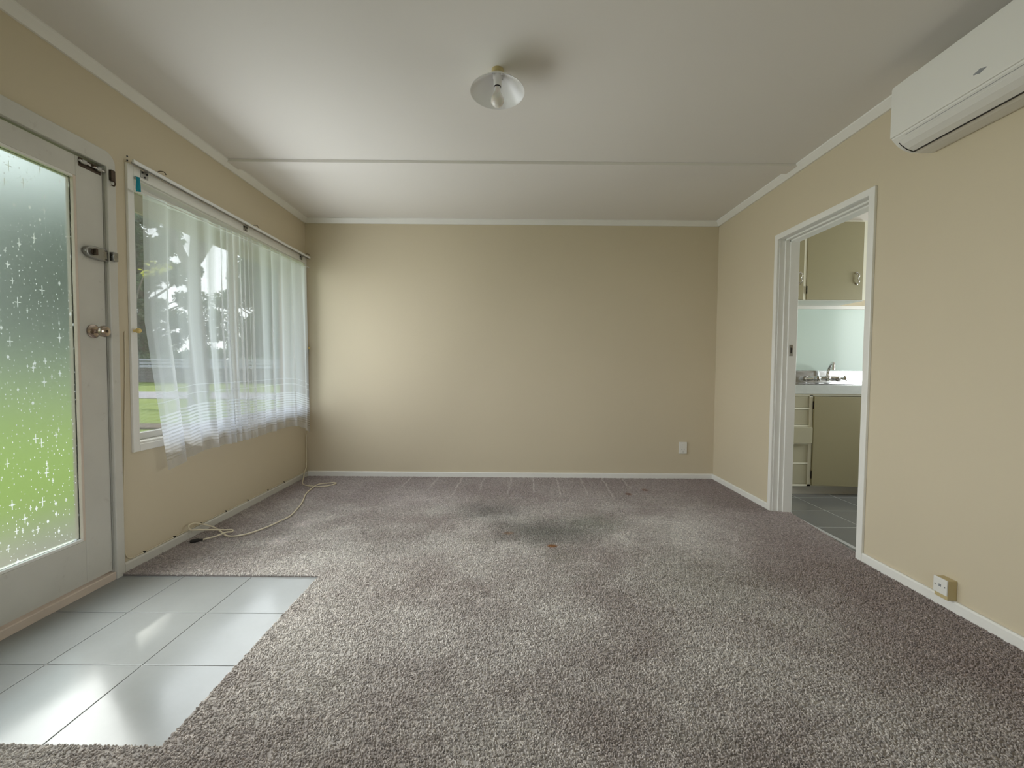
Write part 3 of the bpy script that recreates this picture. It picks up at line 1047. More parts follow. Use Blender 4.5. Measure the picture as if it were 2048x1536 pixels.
protos = [make_tree(3, 13.5, 4.2, 150, 34000, 0.165), make_tree(8, 12.6, 4.6, 160, 36000, 0.165), make_tree(21, 14.0, 4.0, 150, 34000, 0.165)]
tree_spots = [
    (-37.0, 43.0, 0, 0.3, 1.25, 'tree seen through the sheers furthest left, just inside the window edge'),
    (-36.0, 66.0, 1, 1.9, 1.5, 'tall pale tree standing behind the first two trees at the window left'),
    (-21.5, 43.0, 2, 4.0, 1.25, 'tree in the middle of the window, right of the gap of white sky'),
    (-19.0, 66.0, 0, 2.6, 1.5, 'far tall tree behind the gathered middle of the sheers'),
    (-5.5, 43.0, 1, 5.1, 1.25, 'tree furthest right in the window, beside the beige porch post'),
    (-62.0, 50.0, 1, 3.3, 2.1, 'blurred green tree seen only through the obscured door glass, nearest the lock'),
    (-89.0, 50.0, 0, 0.7, 2.1, 'blurred green tree seen only through the obscured door glass, far left'),
]
for i, (x, y, k, rz, s, lb) in enumerate(tree_spots):
    t = thing('tree', lb, 'tree', (x, y, GROUND))
    t.rotation_euler = (0, 0, rz)
    t.scale = (s, s, s)
    for nm, me in (('trunk', protos[k][0]), ('crown', protos[k][1])):
        o = bpy.data.objects.new(nm, me)
        COL.objects.link(o)
        o.parent = t
        if nm == 'crown':
            o['kind'] = 'stuff'
# the big tree on the lawn near the house: unseen crown added to dapple the sun
nt = thing('tree', 'big dark-trunked tree on the lawn close to the house, behind the sheers, unseen crown added to shade the sun', 'tree', (-8.8, 12.0, GROUND))
bm = bmesh.new()
tube(bm, spline([(0, 0, -0.2), (0.05, 0, 1.5), (-0.08, 0.05, 3.4), (0.1, -0.1, 5.6), (0.0, -0.3, 8.2)], 5), [0.27 - 0.011 * k for k in range(21)], 12)
for (a, b, c) in (((0, 0, 3.6), (-0.9, 0.2, 5.2), (-1.8, 0.3, 7.2)), ((0.05, -0.05, 4.6), (0.9, -0.4, 6.2), (1.5, -0.7, 8.0)), ((0.05, 0, 4.2), (0.3, 1.0, 6.0), (0.4, 1.6, 7.8))):
    tube(bm, spline([a, b, c], 5), [0.14 - 0.01 * k for k in range(11)], 8)
o = obj('trunk', bm, MAT['chalk'], None, smooth=True)
o.parent = nt
cm = crown_mesh('crown', [(0.2, -1.0, 8.6, 1.25), (-1.2, -0.6, 8.4, 1.2), (1.4, -0.4, 8.2, 1.1), (-0.2, 0.8, 8.9, 1.4), (0.6, 0.3, 10.0, 1.4), (-1.5, 1.0, 7.6, 1.1), (1.2, 1.3, 7.8, 1.1), (-0.4, -0.3, 9.8, 1.2)], 2600, 0.13, MAT['leaf'])
o = bpy.data.objects.new('crown', cm)
COL.objects.link(o)
o.parent = nt
o['kind'] = 'stuff'
# a spray of yellow leaves hanging in front of the trees
cl = thing('yellow_branch', 'spray of bright yellow leaves hanging before the trees, left in the window', 'branch', (-13.6, 16.4, 4.55))
bm = bmesh.new()
tube(bm, spline([(-14.4, 16.4, -0.3), (-14.3, 16.4, 1.2), (-14.5, 16.5, 2.8), (-14.1, 16.4, 4.2), (-13.6, 16.4, 4.75), (-13.1, 16.3, 4.9)], 5),
     [0.05 - 0.0015 * k for k in range(26)], 7)
obj('stem', bm, MAT['chalk'], cl, smooth=True)
ym = crown_mesh('leaves', [(0.0, 0, 0.15, 0.36), (0.5, 0, 0.2, 0.25), (-0.35, 0, 0.0, 0.22)], 90, 0.085, MAT['leaf_yellow'])
yo = bpy.data.objects.new('leaves', ym)
COL.objects.link(yo)
yo.parent = cl
yo['kind'] = 'stuff'
# strap-leaved shrub on the lawn
shb = thing('shrub', 'strap-leaved green shrub on the lawn in front of the fence', 'shrub', (-7.2, 9.9, GROUND))
rg = random.Random(4)
for k in range(16):
    a = rg.uniform(0, 2 * PI)
    h, sp_ = rg.uniform(0.55, 1.0), rg.uniform(0.15, 0.6)
    bm = bmesh.new()
    c, s = math.cos(a), math.sin(a)
    prev = None
    for q in range(6):
        u = q / 5
        w = 0.030 * (1 - u) ** 0.6 + 0.002
        rr, z = sp_ * u ** 1.6, h * (u - 0.28 * u * u * sp_ * 1.6)
        P = Vector((-7.2 + c * rr, 9.9 + s * rr, GROUND + z))
        nw = [bm.verts.new(P + Vector((-s, c, 0)) * w), bm.verts.new(P + Vector((0, 0, 0.012))), bm.verts.new(P - Vector((-s, c, 0)) * w)]
        if prev:
            bm.faces.new((prev[0], prev[1], nw[1], nw[0]))
            bm.faces.new((prev[1], prev[2], nw[2], nw[1]))
        prev = nw
    obj('leaf', bm, MAT['leaf_shrub'], shb)
# clipped hedge along the fence foot
hm = crown_mesh('hedge', [(-92 + 2.0 * k, 33.05, 1.2 + 0.4 * math.sin(k * 1.7), 1.3) for k in range(46)], 18000, 0.22, MAT['leaf'])
ho = bpy.data.objects.new('hedge', hm)
COL.objects.link(ho)
tag(ho, 'dark green hedge growing behind the pale fence under the trees', 'hedge')
ho['kind'] = 'stuff'

# ------------------------------------------------------------------ sheer curtains
def sheer(name, label, e_top, e_mid, e_bot, folds, seed, amp):
    """e_*: (y left, y right, z) at the wire, mid and hem; folds = list of (s, weight) crowding the pleats"""
    rg = np.random.default_rng(seed)
    N, M = 260, 70
    s = np.linspace(0, 1, N)
    ph = np.zeros(N)
    dens = np.interp(s, [f[0] for f in folds], [f[1] for f in folds])
    ph = np.cumsum(dens)
    dens = dens * np.exp(np.interp(s, np.linspace(0, 1, 23), rg.normal(0, 0.55, 23)))
    ph = np.cumsum(dens)
    ph = ph / ph[-1] * float(((dens[1:] + dens[:-1]) * 0.5 * np.diff(s)).sum()) * 2 * PI
    am = np.interp(s, [0, 0.03, 0.97, 1], [0.0, 1, 1, 0.0]) * amp * np.exp(np.interp(s, np.linspace(0, 1, 17), rg.normal(0, 0.3, 17)))
    wob = np.interp(s, np.linspace(0, 1, 9), rg.uniform(-1, 1, 9))
    zt = np.interp(s, e_top[2][0], e_top[2][1])
    zb = np.interp(s, e_bot[2][0], e_bot[2][1])
    verts, uvs = [], []
    for j in range(M):
        t = j / (M - 1)
        z = zt + (zb - zt) * t
        yl = np.interp(t, [0, 0.45, 1], [e_top[0], e_mid[0], e_bot[0]])
        yr = np.interp(t, [0, 0.45, 1], [e_top[1], e_mid[1], e_bot[1]])
        grow = 0.45 + 0.55 * min(1, t * 2.2)
        pj = ph + 0.5 * wob * t * 2
        x = XL + 0.046 + 0.012 * t + am * grow * (np.sin(pj) + 0.35 * np.sin(2.3 * pj + 1.0) * t)
        y = yl + (yr - yl) * s + am * grow * 0.6 * np.cos(pj) * np.minimum(1, np.minimum(s, 1 - s) * 12)
        y = np.minimum(y, D - 0.012)
        x = np.maximum(x, XL + 0.0185)
        for i in range(N):
            verts.append((x[i], y[i], z[i]))
            uvs.append((s[i], z[i] + (0.505 - zb[i]) * t ** 4 if False else 0.505 + (z[i] - zb[i]) * (1.93 - 0.505) / (zt[i] - zb[i])))
    faces = [(j * N + i, j * N + i + 1, (j + 1) * N + i + 1, (j + 1) * N + i) for j in range(M - 1) for i in range(N - 1)]
    me = bpy.data.meshes.new('drop')
    me.from_pydata(verts, [], faces)
    uvl = me.uv_layers.new(name='UVMap')
    li = np.empty(len(me.loops), dtype=np.int32)
    me.loops.foreach_get('vertex_index', li)
    uvl.data.foreach_set('uv', np.array(uvs, dtype=np.float32)[li].ravel())
    me.materials.append(MAT['voile'])
    for p in me.polygons:
        p.use_smooth = True
    t = thing(name, label, 'curtain', (XL + 0.05, (e_top[0] + e_top[1]) / 2, 1.93))
    o = bpy.data.objects.new('drop', me)
    COL.objects.link(o)
    o.parent = t
    o.matrix_parent_inverse = parent_inv(t)
    return t


lc = sheer('sheer_curtain', 'white sheer curtain drop at the left, hem lifted clear of the sill', (2.212, 3.091, ([0, 0.3, 1], [1.905, 1.925, 1.945])),
           (2.200, 3.098, 0), (2.322, 3.109, ([0, 0.12, 0.3, 0.6, 1], [0.462, 0.478, 0.515, 0.515, 0.512])),
           [(0, 3), (0.35, 4), (0.55, 6), (0.72, 15), (1, 15)], 2, 0.014)
rc_ = sheer('sheer_curtain', 'white sheer curtain drop at the right, hanging beside the back wall', (3.093, 3.945, ([0, 1], [1.945, 1.962])),
            (3.099, 3.955, 0), (3.110, 3.965, ([0, 0.5, 0.75, 1], [0.512, 0.525, 0.51, 0.425])),
            [(0, 10), (0.3, 6), (0.6, 5), (0.85, 9), (1, 6)], 7, 0.016)
wire_bm = bmesh.new()
tube(wire_bm, spline([(XL + 0.015, 2.190, 1.905), (XL + 0.046, 2.215, 1.900), (XL + 0.046, 3.08, 1.930), (XL + 0.046, 3.95, 1.950), (XL + 0.015, 3.992, 1.955)], 6), 0.0025, 6)
wr = obj('curtain_wire', wire_bm, MAT['white_plastic'], smooth=True)
tag(wr, 'thin white wire carrying the sheer curtains across the window head', 'wire')
# teal rag at the window's top left corner
bm = bmesh.new()
gr = []
for j in range(12):
    t = j / 11
    row = []
    for i in range(9):
        u = i / 8 - 0.5
        wdt = 0.030 * (1 - 0.35 * t)
        row.append(bm.verts.new((XL + 0.0215 + 0.0045 * math.sin(u * 9 + t * 3) + 0.004 * t, 2.216 + u * wdt + 0.003 * math.sin(t * 5), 1.990 - 0.075 * t + 0.006 * u * (j == 11))))
    gr.append(row)
for a, b in zip(gr, gr[1:]):
    for i in range(8):
        bm.faces.new((a[i], a[i + 1], b[i + 1], b[i]))
rag = obj('cloth_scrap', bm, MAT['teal'], smooth=True)
sm = rag.modifiers.new('thick', 'SOLIDIFY')
sm.thickness = 0.0015
tag(rag, 'small teal cloth scrap hanging at the top left corner of the window', 'cloth')

# curtain rail above the window
cr = thing('curtain_rail', 'slim white curtain rail on three brackets above the window', 'curtain rail', (XL + 0.045, 3.1, 2.045))
bm = bmesh.new()
bx(bm, XL + 0.040, XL + 0.052, 2.160, 4.020, 2.034, 2.052)
obj('rail', bm, MAT['white_enamel'], cr, bevel=0.003)
box('rail_lip', MAT['alu'], (XL + 0.036, XL + 0.040, 2.160, 4.020, 2.030, 2.040), cr)
for yb in (2.262, 3.105, 3.915):
    bm = bmesh.new()
    bx(bm, AX1 - 0.0004, AX1 + 0.003, yb - 0.022, yb + 0.022, 1.999, 2.036)
    bx(bm, AX1 + 0.002, XL + 0.041, yb - 0.006, yb + 0.006, 2.028, 2.036)
    br = obj('bracket', bm, MAT['alu'], cr, bevel=0.001)
    for (dy, z) in ((-0.014, 2.026), (0.014, 2.026), (0.0, 2.006)):
        bm = bmesh.new()
        lathe(bm, [(0.0050, 0.0), (0.0050, 0.003), (0, 0.004)], Mx((AX1 + 0.003, yb + dy, z), 'x'), 10)
        obj('screw', bm, MAT['screw'], br)
for (yb, z) in ((2.350, 2.062), (3.20, 2.055), (4.005, 2.058)):
    bm = bmesh.new()
    tube(bm, spline([(XL + 0.001, yb, z + 0.004), (XL + 0.020, yb + 0.004, z + 0.018), (XL + 0.040, yb + 0.010, z + 0.016), (XL + 0.048, yb + 0.012, z + 0.002)], 5), 0.0022, 6)
    obj('support_hook', bm, MAT['rust'], cr, smooth=True)
for z in (2.055, 2.075):
    bm = bmesh.new()
    lathe(bm, [(0.004, 0.0), (0.004, 0.003), (0, 0.005)], Mx((XL, 2.180, z), 'x'), 10)
    obj('screw', bm, MAT['screw'], cr)

# ------------------------------------------------------------------ cables
bm = bmesh.new()
pts = [(XL + 0.016, 3.985, 0.40), (XL + 0.012, 3.990, 0.32), (XL + 0.010, 3.996, 0.20), (XL + 0.012, 3.985, 0.10), (XL + 0.020, 3.93, 0.055),
       (-1.885, 3.86, 0.022), (-1.845, 3.76, 0.008), (-1.795, 3.68, 0.008), (-1.72, 3.640, 0.008), (-1.63, 3.625, 0.008), (-1.565, 3.66, 0.008),
       (-1.535, 3.725, 0.008), (-1.560, 3.752, 0.008), (-1.62, 3.72, 0.010), (-1.665, 3.66, 0.016), (-1.672, 3.55, 0.008), (-1.645, 3.40, 0.008), (-1.597, 3.265, 0.008), (-1.560, 3.15, 0.008),
       (-1.536, 3.045, 0.008), (-1.511, 2.899, 0.008), (-1.530, 2.78, 0.008), (-1.556, 2.679, 0.008), (-1.60, 2.59, 0.008), (-1.655, 2.545, 0.008), (-1.71, 2.548, 0.008),
       (-1.78, 2.600, 0.012), (-1.85, 2.632, 0.028), (-1.897, 2.60, 0.058), (-1.905, 2.545, 0.084), (-1.903, 2.50, 0.086), (-1.885, 2.49, 0.066), (-1.86, 2.53, 0.050), (-1.82, 2.585, 0.030), (-1.775, 2.63, 0.012),
       (-1.738, 2.640, 0.008), (-1.722, 2.612, 0.008), (-1.735, 2.575, 0.018), (-1.77, 2.535, 0.009), (-1.815, 2.485, 0.008)]
tube(bm, spline(pts, 7), 0.0048, 8)
cb = thing('extension_lead', 'cream cable snaking over the carpet from the corner to a dark plug', 'cable', (-1.6, 3.2, 0.0))
obj('lead', bm, MAT['cable'], cb, smooth=True)
bm = bmesh.new()
tube(bm, [(-1.812, 2.488, 0.009), (-1.822, 2.479, 0.010), (-1.829, 2.473, 0.011), (-1.853, 2.452, 0.011), (-1.858, 2.447, 0.011)], [0.006, 0.007, 0.0105, 0.0105, 0.007], 12)
obj('plug', bm, MAT['dark_slot'], cb, smooth=True)['label'] = 'black plug end'
bm = bmesh.new()
wx = XL + 0.004
tube(bm, spline([(wx, 2.139, 1.20), (wx, 2.136, 1.0), (wx, 2.126, 0.75), (wx, 2.118, 0.55), (wx, 2.106, 0.364), (wx, 2.104, 0.20), (wx, 2.108, 0.105), (wx, 2.122, 0.066),
                 (wx, 2.150, 0.052), (wx + 0.002, 2.20, 0.050), (wx + 0.002, 2.6, 0.051), (wx + 0.002, 3.0, 0.050), (wx + 0.002, 3.4, 0.051), (wx + 0.002, 3.9, 0.050),
                 (wx + 0.002, 4.00, 0.054), (wx + 0.002, 4.012, 0.075)], 5), 0.0030, 6)
aw = thing('aerial_wire', 'thin cream wire clipped along the left skirting and up beside the door frame', 'wire', (XL, 2.6, 0.05))
obj('wire', bm, MAT['cable'], aw, smooth=True)
for y in (2.22, 2.42, 2.63, 2.86, 3.10, 3.36, 3.60):
    box('clip', MAT['hinge'], (XL + 0.001, XL + 0.011, y - 0.004, y + 0.004, 0.0462, 0.0555), aw)

# ------------------------------------------------------------------ ceiling lamp
lx, ly = -0.075, 2.02
lp = thing('ceiling_lamp', 'white conical metal lampshade with bare bulb under the ceiling', 'lamp', (lx, ly, ZC))
bm = bmesh.new()
lathe(bm, [(0, 0), (0.028, 0), (0.028, 0.008), (0.024, 0.018), (0.016, 0.022), (0, 0.022)], Mx((lx, ly, ZC), '-z'), 28)
obj('ceiling_rose', bm, MAT['cream_plastic'], lp, smooth=True)
bm = bmesh.new()
lathe(bm, [(0.016, 2.384), (0.030, 2.382), (0.034, 2.379), (0.120, 2.309), (0.1245, 2.304), (0.1250, 2.302), (0.1225, 2.3035), (0.118, 2.3075), (0.032, 2.3765), (0.016, 2.3805), (0.016, 2.384)],
      Matrix.Translation((lx, ly, 2.302)) @ Matrix.Rotation(R(-2.0), 4, 'X') @ Matrix.Translation((0, 0, -2.302)), 56)
obj('shade', bm, MAT['white_enamel'], lp, smooth=True)
bm = bmesh.new()
lathe(bm, [(0, 2.392), (0.015, 2.392), (0.0155, 2.381), (0.022, 2.379), (0.022, 2.366), (0.0185, 2.362), (0.0175, 2.330), (0.0160, 2.327), (0, 2.327)], Mx((lx, ly, 0)), 24)
obj('lamp_holder', bm, MAT['white_plastic'], lp, smooth=True)
bm = bmesh.new()
lathe(bm, [(0.0166, 2.3278), (0.0166, 2.3242), (0.0150, 2.3235), (0.0150, 2.3278)], Mx((lx, ly, 0)), 24)
obj('holder_ring', bm, MAT['hinge'], lp, smooth=True)
for k in range(4):
    a = R(45 + 90 * k)
    bm = bmesh.new()
    lathe(bm, [(0, 0.004), (0.004, 0.003), (0.004, -0.006)], Mx((lx + 0.028 * math.cos(a), ly + 0.028 * math.sin(a), 2.371), '-z'), 10)
    obj('shade_fixing', bm, MAT['white_enamel'], lp, smooth=True)


def bulb_mat():
    t = NT('pearl_bulb_glass')
    return t.done(t.bsdf((0.80, 0.78, 0.74), 0.18, 0.0, None, 0.6, Transmission_Weight=0.15, Subsurface_Weight=0.2))


bm = bmesh.new()
pr = [(0.0145, 2.3232), (0.0145, 2.310), (0.0155, 2.302), (0.020, 2.292), (0.026, 2.280)]
for k in range(0, 11):
    a = R(20 - k * 11)
    pr.append((0.0298 * math.cos(a), 2.2655 + 0.0298 * math.sin(a)))
pr.append((0, 2.2357))
lathe(bm, pr, Mx((lx, ly, 0)), 32)
obj('bulb', bm, bulb_mat(), lp, smooth=True)

# ------------------------------------------------------------------ heat pump on the right wall
AY0, AY1 = 1.16, 1.985
hp = thing('heat_pump', 'long white heat pump unit mounted high on the right wall', 'heat pump', (XR, 1.57, 2.17))
# closed body, profile in x,z
prof = [(XR - 0.0005, 2.312), (1.745, 2.312), (1.728, 2.308), (1.722, 2.296), (1.720, 2.090), (1.7225, 2.080), (1.732, 2.070), (1.750, 2.052), (1.775, 2.036), (1.805, 2.026), (1.840, 2.022), (1.900, 2.024), (XR - 0.0005, 2.030)]
bm = bmesh.new()
prism(bm, prof, 'y', AY0, AY1)
obj('body', bm, MAT['white_plastic'], hp, bevel=0.003)
# front panel standing slightly proud, with rounded ends
bm = bmesh.new()
pf = []
for (cy, cz, a0) in ((AY1 - 0.012, 2.298, 0), (AY0 + 0.012, 2.298, 90), (AY0 + 0.004, 2.090, 180), (AY1 - 0.004, 2.090, 270)):
    rr = 0.012 if cz > 2.2 else 0.004
    for k in range(5):
        a = R(a0 + k * 22.5)
        pf.append((cy + rr * math.cos(a), cz + rr * math.sin(a)))
prism(bm, pf, 'x', 1.7135, 1.7225)
obj('front_panel', bm, MAT['white_plastic'], hp, bevel=0.003)
# louvre flap following the curved underside
bm = bmesh.new()
und = [(1.7345, 2.0655), (1.750, 2.0495), (1.775, 2.0335), (1.803, 2.0238)]
outer = und
inner = [(x + 0.003, z + 0.004) for x, z in und]
prism(bm, outer + inner[::-1], 'y', AY0 + 0.035, AY1 - 0.022)
obj('louvre_flap', bm, MAT['white_plastic'], hp)
bm = bmesh.new()
bx(bm, 1.8045, 1.8095, AY0 + 0.035, AY1 - 0.022, 2.0205, 2.0285)
obj('air_slot', bm, MAT['dark_slot'], hp)
bm = bmesh.new()
prism(bm, [(1.7405, 2.0580), (1.752, 2.0466), (1.776, 2.0312), (1.806, 2.0205), (1.806, 2.026), (1.776, 2.037), (1.752, 2.053), (1.7405, 2.064)], 'y', AY1 - 0.022, AY1 - 0.0185)
obj('flap_end_gap', bm, MAT['dark_slot'], hp)
bm = bmesh.new()
prism(bm, [(1.7275, 2.0742), (1.7288, 2.0728), (1.7305, 2.0748), (1.7290, 2.0760)], 'y', AY0 + 0.02, AY1 - 0.06)
obj('panel_joint', bm, MAT['grey_mark'], hp)
# small grey emblem: two flattened wings round a central bead
bm = bmesh.new()
ey, ez = 1.612, 2.137
sh = []
for k in range(40):
    a = 2 * PI * k / 40
    w = 0.023 * math.cos(a)
    hgt = (0.0050 + 0.0045 * math.exp(-(w / 0.006) ** 2)) * math.sin(a)
    sh.append((ey + w, ez + hgt))
prism(bm, sh, 'x', 1.7130, 1.7138)
obj('emblem', bm, MAT['grey_mark'], hp)['label'] = 'small grey emblem on the front panel'

# ------------------------------------------------------------------ outlets
po = thing('power_outlet', 'small white power outlet low on the back wall', 'outlet', (1.627, D, 0.291))
box('plate', MAT['white_plastic'], (1.590, 1.664, D - 0.012, D, 0.236, 0.348), po, bevel=0.003)
box('switch_rocker', MAT['white_plastic'], (1.618, 1.636, D - 0.0165, D - 0.0115, 0.306, 0.330), po, bevel=0.0015)
for (x, z, a) in ((1.616, 0.276, 0.5), (1.638, 0.276, -0.5), (1.627, 0.254, 0)):
    bm = bmesh.new()
    c, s = math.cos(a), math.sin(a)
    q = [(-0.0012, -0.005), (0.0012, -0.005), (0.0012, 0.005), (-0.0012, 0.005)]
    prism(bm, [(x + u * c - v * s, z + u * s + v * c) for u, v in q], 'y', D - 0.0124, D - 0.0118)
    obj('pin_slot', bm, MAT['dark_slot'], po)
pj = thing('phone_jack', 'square white phone jack box on the right skirting', 'jack', (XR, 1.83, 0.10))
box('backing_box', MAT['cream_plastic'], (1.880, XR - 0.0005, 1.800, 1.858, 0.0470, 0.132), pj, bevel=0.002)
box('face_plate', MAT['white_plastic'], (1.874, 1.880, 1.799, 1.859, 0.066, 0.134), pj, bevel=0.002)
for y in (1.808, 1.850):
    bm = bmesh.new()
    lathe(bm, [(0.0026, 0), (0.0026, 0.001), (0, 0.0012)], Mx((1.874, y, 0.100), '-x'), 10)
    obj('screw', bm, MAT['screw'], pj)
box('socket', MAT['grey_mark'], (1.8732, 1.8742, 1.824, 1.834, 0.096, 0.107), pj)

# ------------------------------------------------------------------ kitchen doorway
d2 = struct('door_2', (1.98, 2.74, 0.0))
AR = 1.905
box('architrave_far', MAT['trim'], (AR, XR + 0.0005, 3.108, 3.143, -0.018, 1.975), d2, bevel=0.003)
box('architrave_near', MAT['trim'], (AR, XR + 0.0005, 2.285, 2.324, -0.018, 1.975), d2, bevel=0.003)
box('architrave_top', MAT['trim'], (AR, XR + 0.0005, 2.285, 3.143, 1.970, 2.008), d2, bevel=0.003)
for (a, b) in ((3.102, KY1), (KY0, 2.330)):
    box('jamb', MAT['trim'], (XR + 0.001, XR2 + 0.004, a, b, -0.018, KZ1 - 0.012), d2)
box('jamb_head', MAT['trim'], (XR + 0.001, XR2 + 0.004, KY0, KY1, KZ1 - 0.014, KZ1), d2)
# door stop and a second rebate, far side and head
for (x0, x1, dpt) in ((1.955, 1.985, 0.012), (1.985, 2.049, 0.022)):
    box('stop', MAT['trim'], (x0, x1, 3.102 - dpt, 3.102, -0.018, KZ1 - 0.014), d2, bevel=0.002)
    box('stop', MAT['trim'], (x0, x1, 2.330, 3.102, KZ1 - 0.014 - dpt, KZ1 - 0.014), d2, bevel=0.002)
stp = box('strike_plate', MAT['alu'], (1.995, 2.022, 3.0785, 3.0802, 1.135, 1.215), d2, bevel=0.0005)
box('strike_hole', MAT['dark_slot'], (2.003, 2.014, 3.0780, 3.0790, 1.155, 1.195), d2)

# ------------------------------------------------------------------ kitchen
fk = box('floor_kitchen', MAT['grout_dark'], (XR + 0.02, XK, YK, D, -0.16, -0.0132), kind='structure')
KX = [2.0225 + 0.333 * k - 0.333 for k in range(9)]
KYt = [3.485 + 0.333 * k for k in range(-7, 2)]
for i in range(8):
    for j in range(8):
        x0, x1 = max(KX[i] + 0.003, 1.955), min(KX[i + 1] - 0.003, XK - 0.002)
        y0, y1 = KYt[j] + 0.003, min(KYt[j + 1] - 0.003, D - 0.02)
        if x1 - x0 > 0.03 and y0 > 1.6:
            if KX[i] < XR2 and KX[i + 1] > XR2 + 0.05:
                x0 = XR2 + 0.005
            elif KX[i] < XR2:      # threshold row is cut between the jambs
                if y1 < 2.34 or y0 > 3.09:
                    x0 = XR2 + 0.004
                    if x1 - x0 < 0.03:
                        continue
                else:
                    y0, y1 = (max(y0, 2.334), min(y1, 3.076)) if x0 < XR2 else (y0, y1)
            box('tile', MAT['tile_k'], (x0, x1, y0, y1, -0.0145, -0.0120), fk, bevel=0.0012)
box('ceiling_kitchen', MAT['ceiling'], (XR2, XK + 0.1, YK - 0.1, D + 0.1, ZC, ZC + 0.1), kind='structure')
bm = bmesh.new()
bx(bm, XK, XK + 0.1, YK, 2.33, -0.16, ZC)
bx(bm, XK, XK + 0.1, 3.36, D, -0.16, ZC)
bx(bm, XK, XK + 0.1, 2.33, 3.36, -0.16, 0.90)
bx(bm, XK, XK + 0.1, 2.33, 3.36, 1.86, ZC)
obj('wall_kitchen_right', bm, MAT['wall'], kind='structure')
box('wall_kitchen_near', MAT['wall'], (XR2, XK + 0.1, YK - 0.1, YK, -0.16, ZC), kind='structure')
w3 = struct('window_3', (XK, 2.84, 0.90))
for b in ((2.33, 3.36, 0.90, 0.94), (2.33, 3.36, 1.82, 1.86), (2.33, 2.37, 0.94, 1.82), (3.32, 3.36, 0.94, 1.82), (2.37, 3.32, 1.29, 1.33)):
    box('frame_bar', MAT['trim'], (XK + 0.01, XK + 0.06, b[0], b[1], b[2], b[3]), w3)
box('pane', MAT['glass'], (XK + 0.03, XK + 0.034, 2.35, 3.34, 0.92, 1.84), w3)

# base cabinet
BY = 3.555                       # face of the carcass frame
bc = thing('base_cabinet', 'olive kitchen base cabinet with five drawers beside a wide door', 'cabinet', (2.7, 3.8, 0.0))
bm = bmesh.new()
CX0, CX1 = 2.10, 3.30
bx(bm, CX0, CX1, BY + 0.018, D - 0.001, 0.062, 0.828)
obj('carcass', bm, MAT['cab_olive'], bc)
box('kick_board', MAT['trim_old'], (CX0, CX1, BY + 0.030, BY + 0.048, -0.0118, 0.0615), bc)
# face frame
bm = bmesh.new()
bx(bm, CX0, CX0 + 0.02, BY, BY + 0.018, 0.062, 0.828)
bx(bm, 2.486, 2.514, BY, BY + 0.018, 0.062, 0.828)
bx(bm, CX1 - 0.02, CX1, BY, BY + 0.018, 0.062, 0.828)
bx(bm, CX0 + 0.02, CX1 - 0.02, BY, BY + 0.018, 0.062, 0.078)
bx(bm, CX0 + 0.02, CX1 - 0.02, BY, BY + 0.018, 0.820, 0.828)
for z in (0.248, 0.414, 0.562, 0.708):
    bx(bm, CX0 + 0.02, 2.486, BY, BY + 0.018, z, z + 0.014)
obj('face_frame', bm, MAT['cab_cream'], bc)
dz = [(0.079, 0.247), (0.263, 0.413), (0.4285, 0.5615), (0.577, 0.707), (0.723, 0.819)]
for k, (z0, z1) in enumerate(dz):
    pull_ = 0.030 if k == 2 else 0.0
    wide = 0.012 if k == 2 else 0.0
    y0 = BY + 0.004 - pull_ - (0.008 if k == 2 else 0)
    dr = box('drawer', MAT['cab_pale'], (CX0 + 0.0215, 2.4845 + wide, y0, BY + 0.015 - (0.0155 if wide else 0), z0 + 0.001, z1 - 0.001), bc, bevel=0.002)
    if k == 2:
        dr['label'] = 'drawer pulled slightly open'
# wide door, standing slightly ajar (hinged at its left edge)
bm = bmesh.new()
dw, da = 0.62, R(5.0)
hx, hy = 2.5155, BY - 0.001
c, s = math.cos(da), math.sin(da)
quad = [(0, 0), (dw, 0), (dw, -0.018), (0, -0.018)]
prism(bm, [(hx + u * c + v * s, hy - u * s + v * c) for u, v in quad], 'z', 0.072, 0.816)
dd = obj('door', bm, MAT['cab_olive'], bc, bevel=0.002)
for z in (0.745, 0.162):
    bm = bmesh.new()
    tube(bm, [(2.5125, BY - 0.010, z - 0.032), (2.5125, BY - 0.010, z + 0.032)], 0.0048, 8)
    obj('hinge', bm, MAT['hinge'], dd, smooth=True)
# stainless bench with sink bowl
bt = thing('sink_bench', 'stainless steel sink bench with upstand on the olive base cabinet', 'bench', (2.7, 3.8, 0.83))
ZB = 0.911
bm = bmesh.new()
bx(bm, CX0, CX1, 3.548, 3.610, ZB - 0.006, ZB - 0.001)
bx(bm, CX0, CX1, 3.930, D - 0.016, ZB - 0.006, ZB - 0.001)
bx(bm, CX0, 2.62, 3.610, 3.930, ZB - 0.006, ZB - 0.001)
bx(bm, 3.06, CX1, 3.610, 3.930, ZB - 0.006, ZB - 0.001)
obj('top', bm, MAT['steel'], bt, bevel=0.002)
box('front_edge', MAT['edge_pale'], (CX0, CX1, 3.535, 3.5478, 0.838, ZB), bt, bevel=0.003)
box('packer', MAT['cab_cream'], (CX0, CX1, 3.549, D - 0.02, 0.8285, 0.8375), bt)
bm = bmesh.new()
bx(bm, 2.620, 3.060, 3.610, 3.614, 0.832, ZB - 0.002)
bx(bm, 2.620, 3.060, 3.926, 3.930, 0.832, ZB - 0.002)
bx(bm, 2.620, 2.624, 3.614, 3.926, 0.832, ZB - 0.002)
bx(bm, 3.056, 3.060, 3.614, 3.926, 0.832, ZB - 0.002)
bx(bm, 2.620, 3.060, 3.610, 3.930, 0.829, 0.832)
obj('bowl', bm, MAT['steel'], bt)
bm = bmesh.new()
prism(bm, [(D - 0.016, ZB - 0.005), (D - 0.012, ZB + 0.010), (D - 0.008, 1.030), (D - 0.001, 1.030), (D - 0.001, ZB - 0.005)][::-1], 'x', CX0, CX1)
bm.faces.ensure_lookup_table()
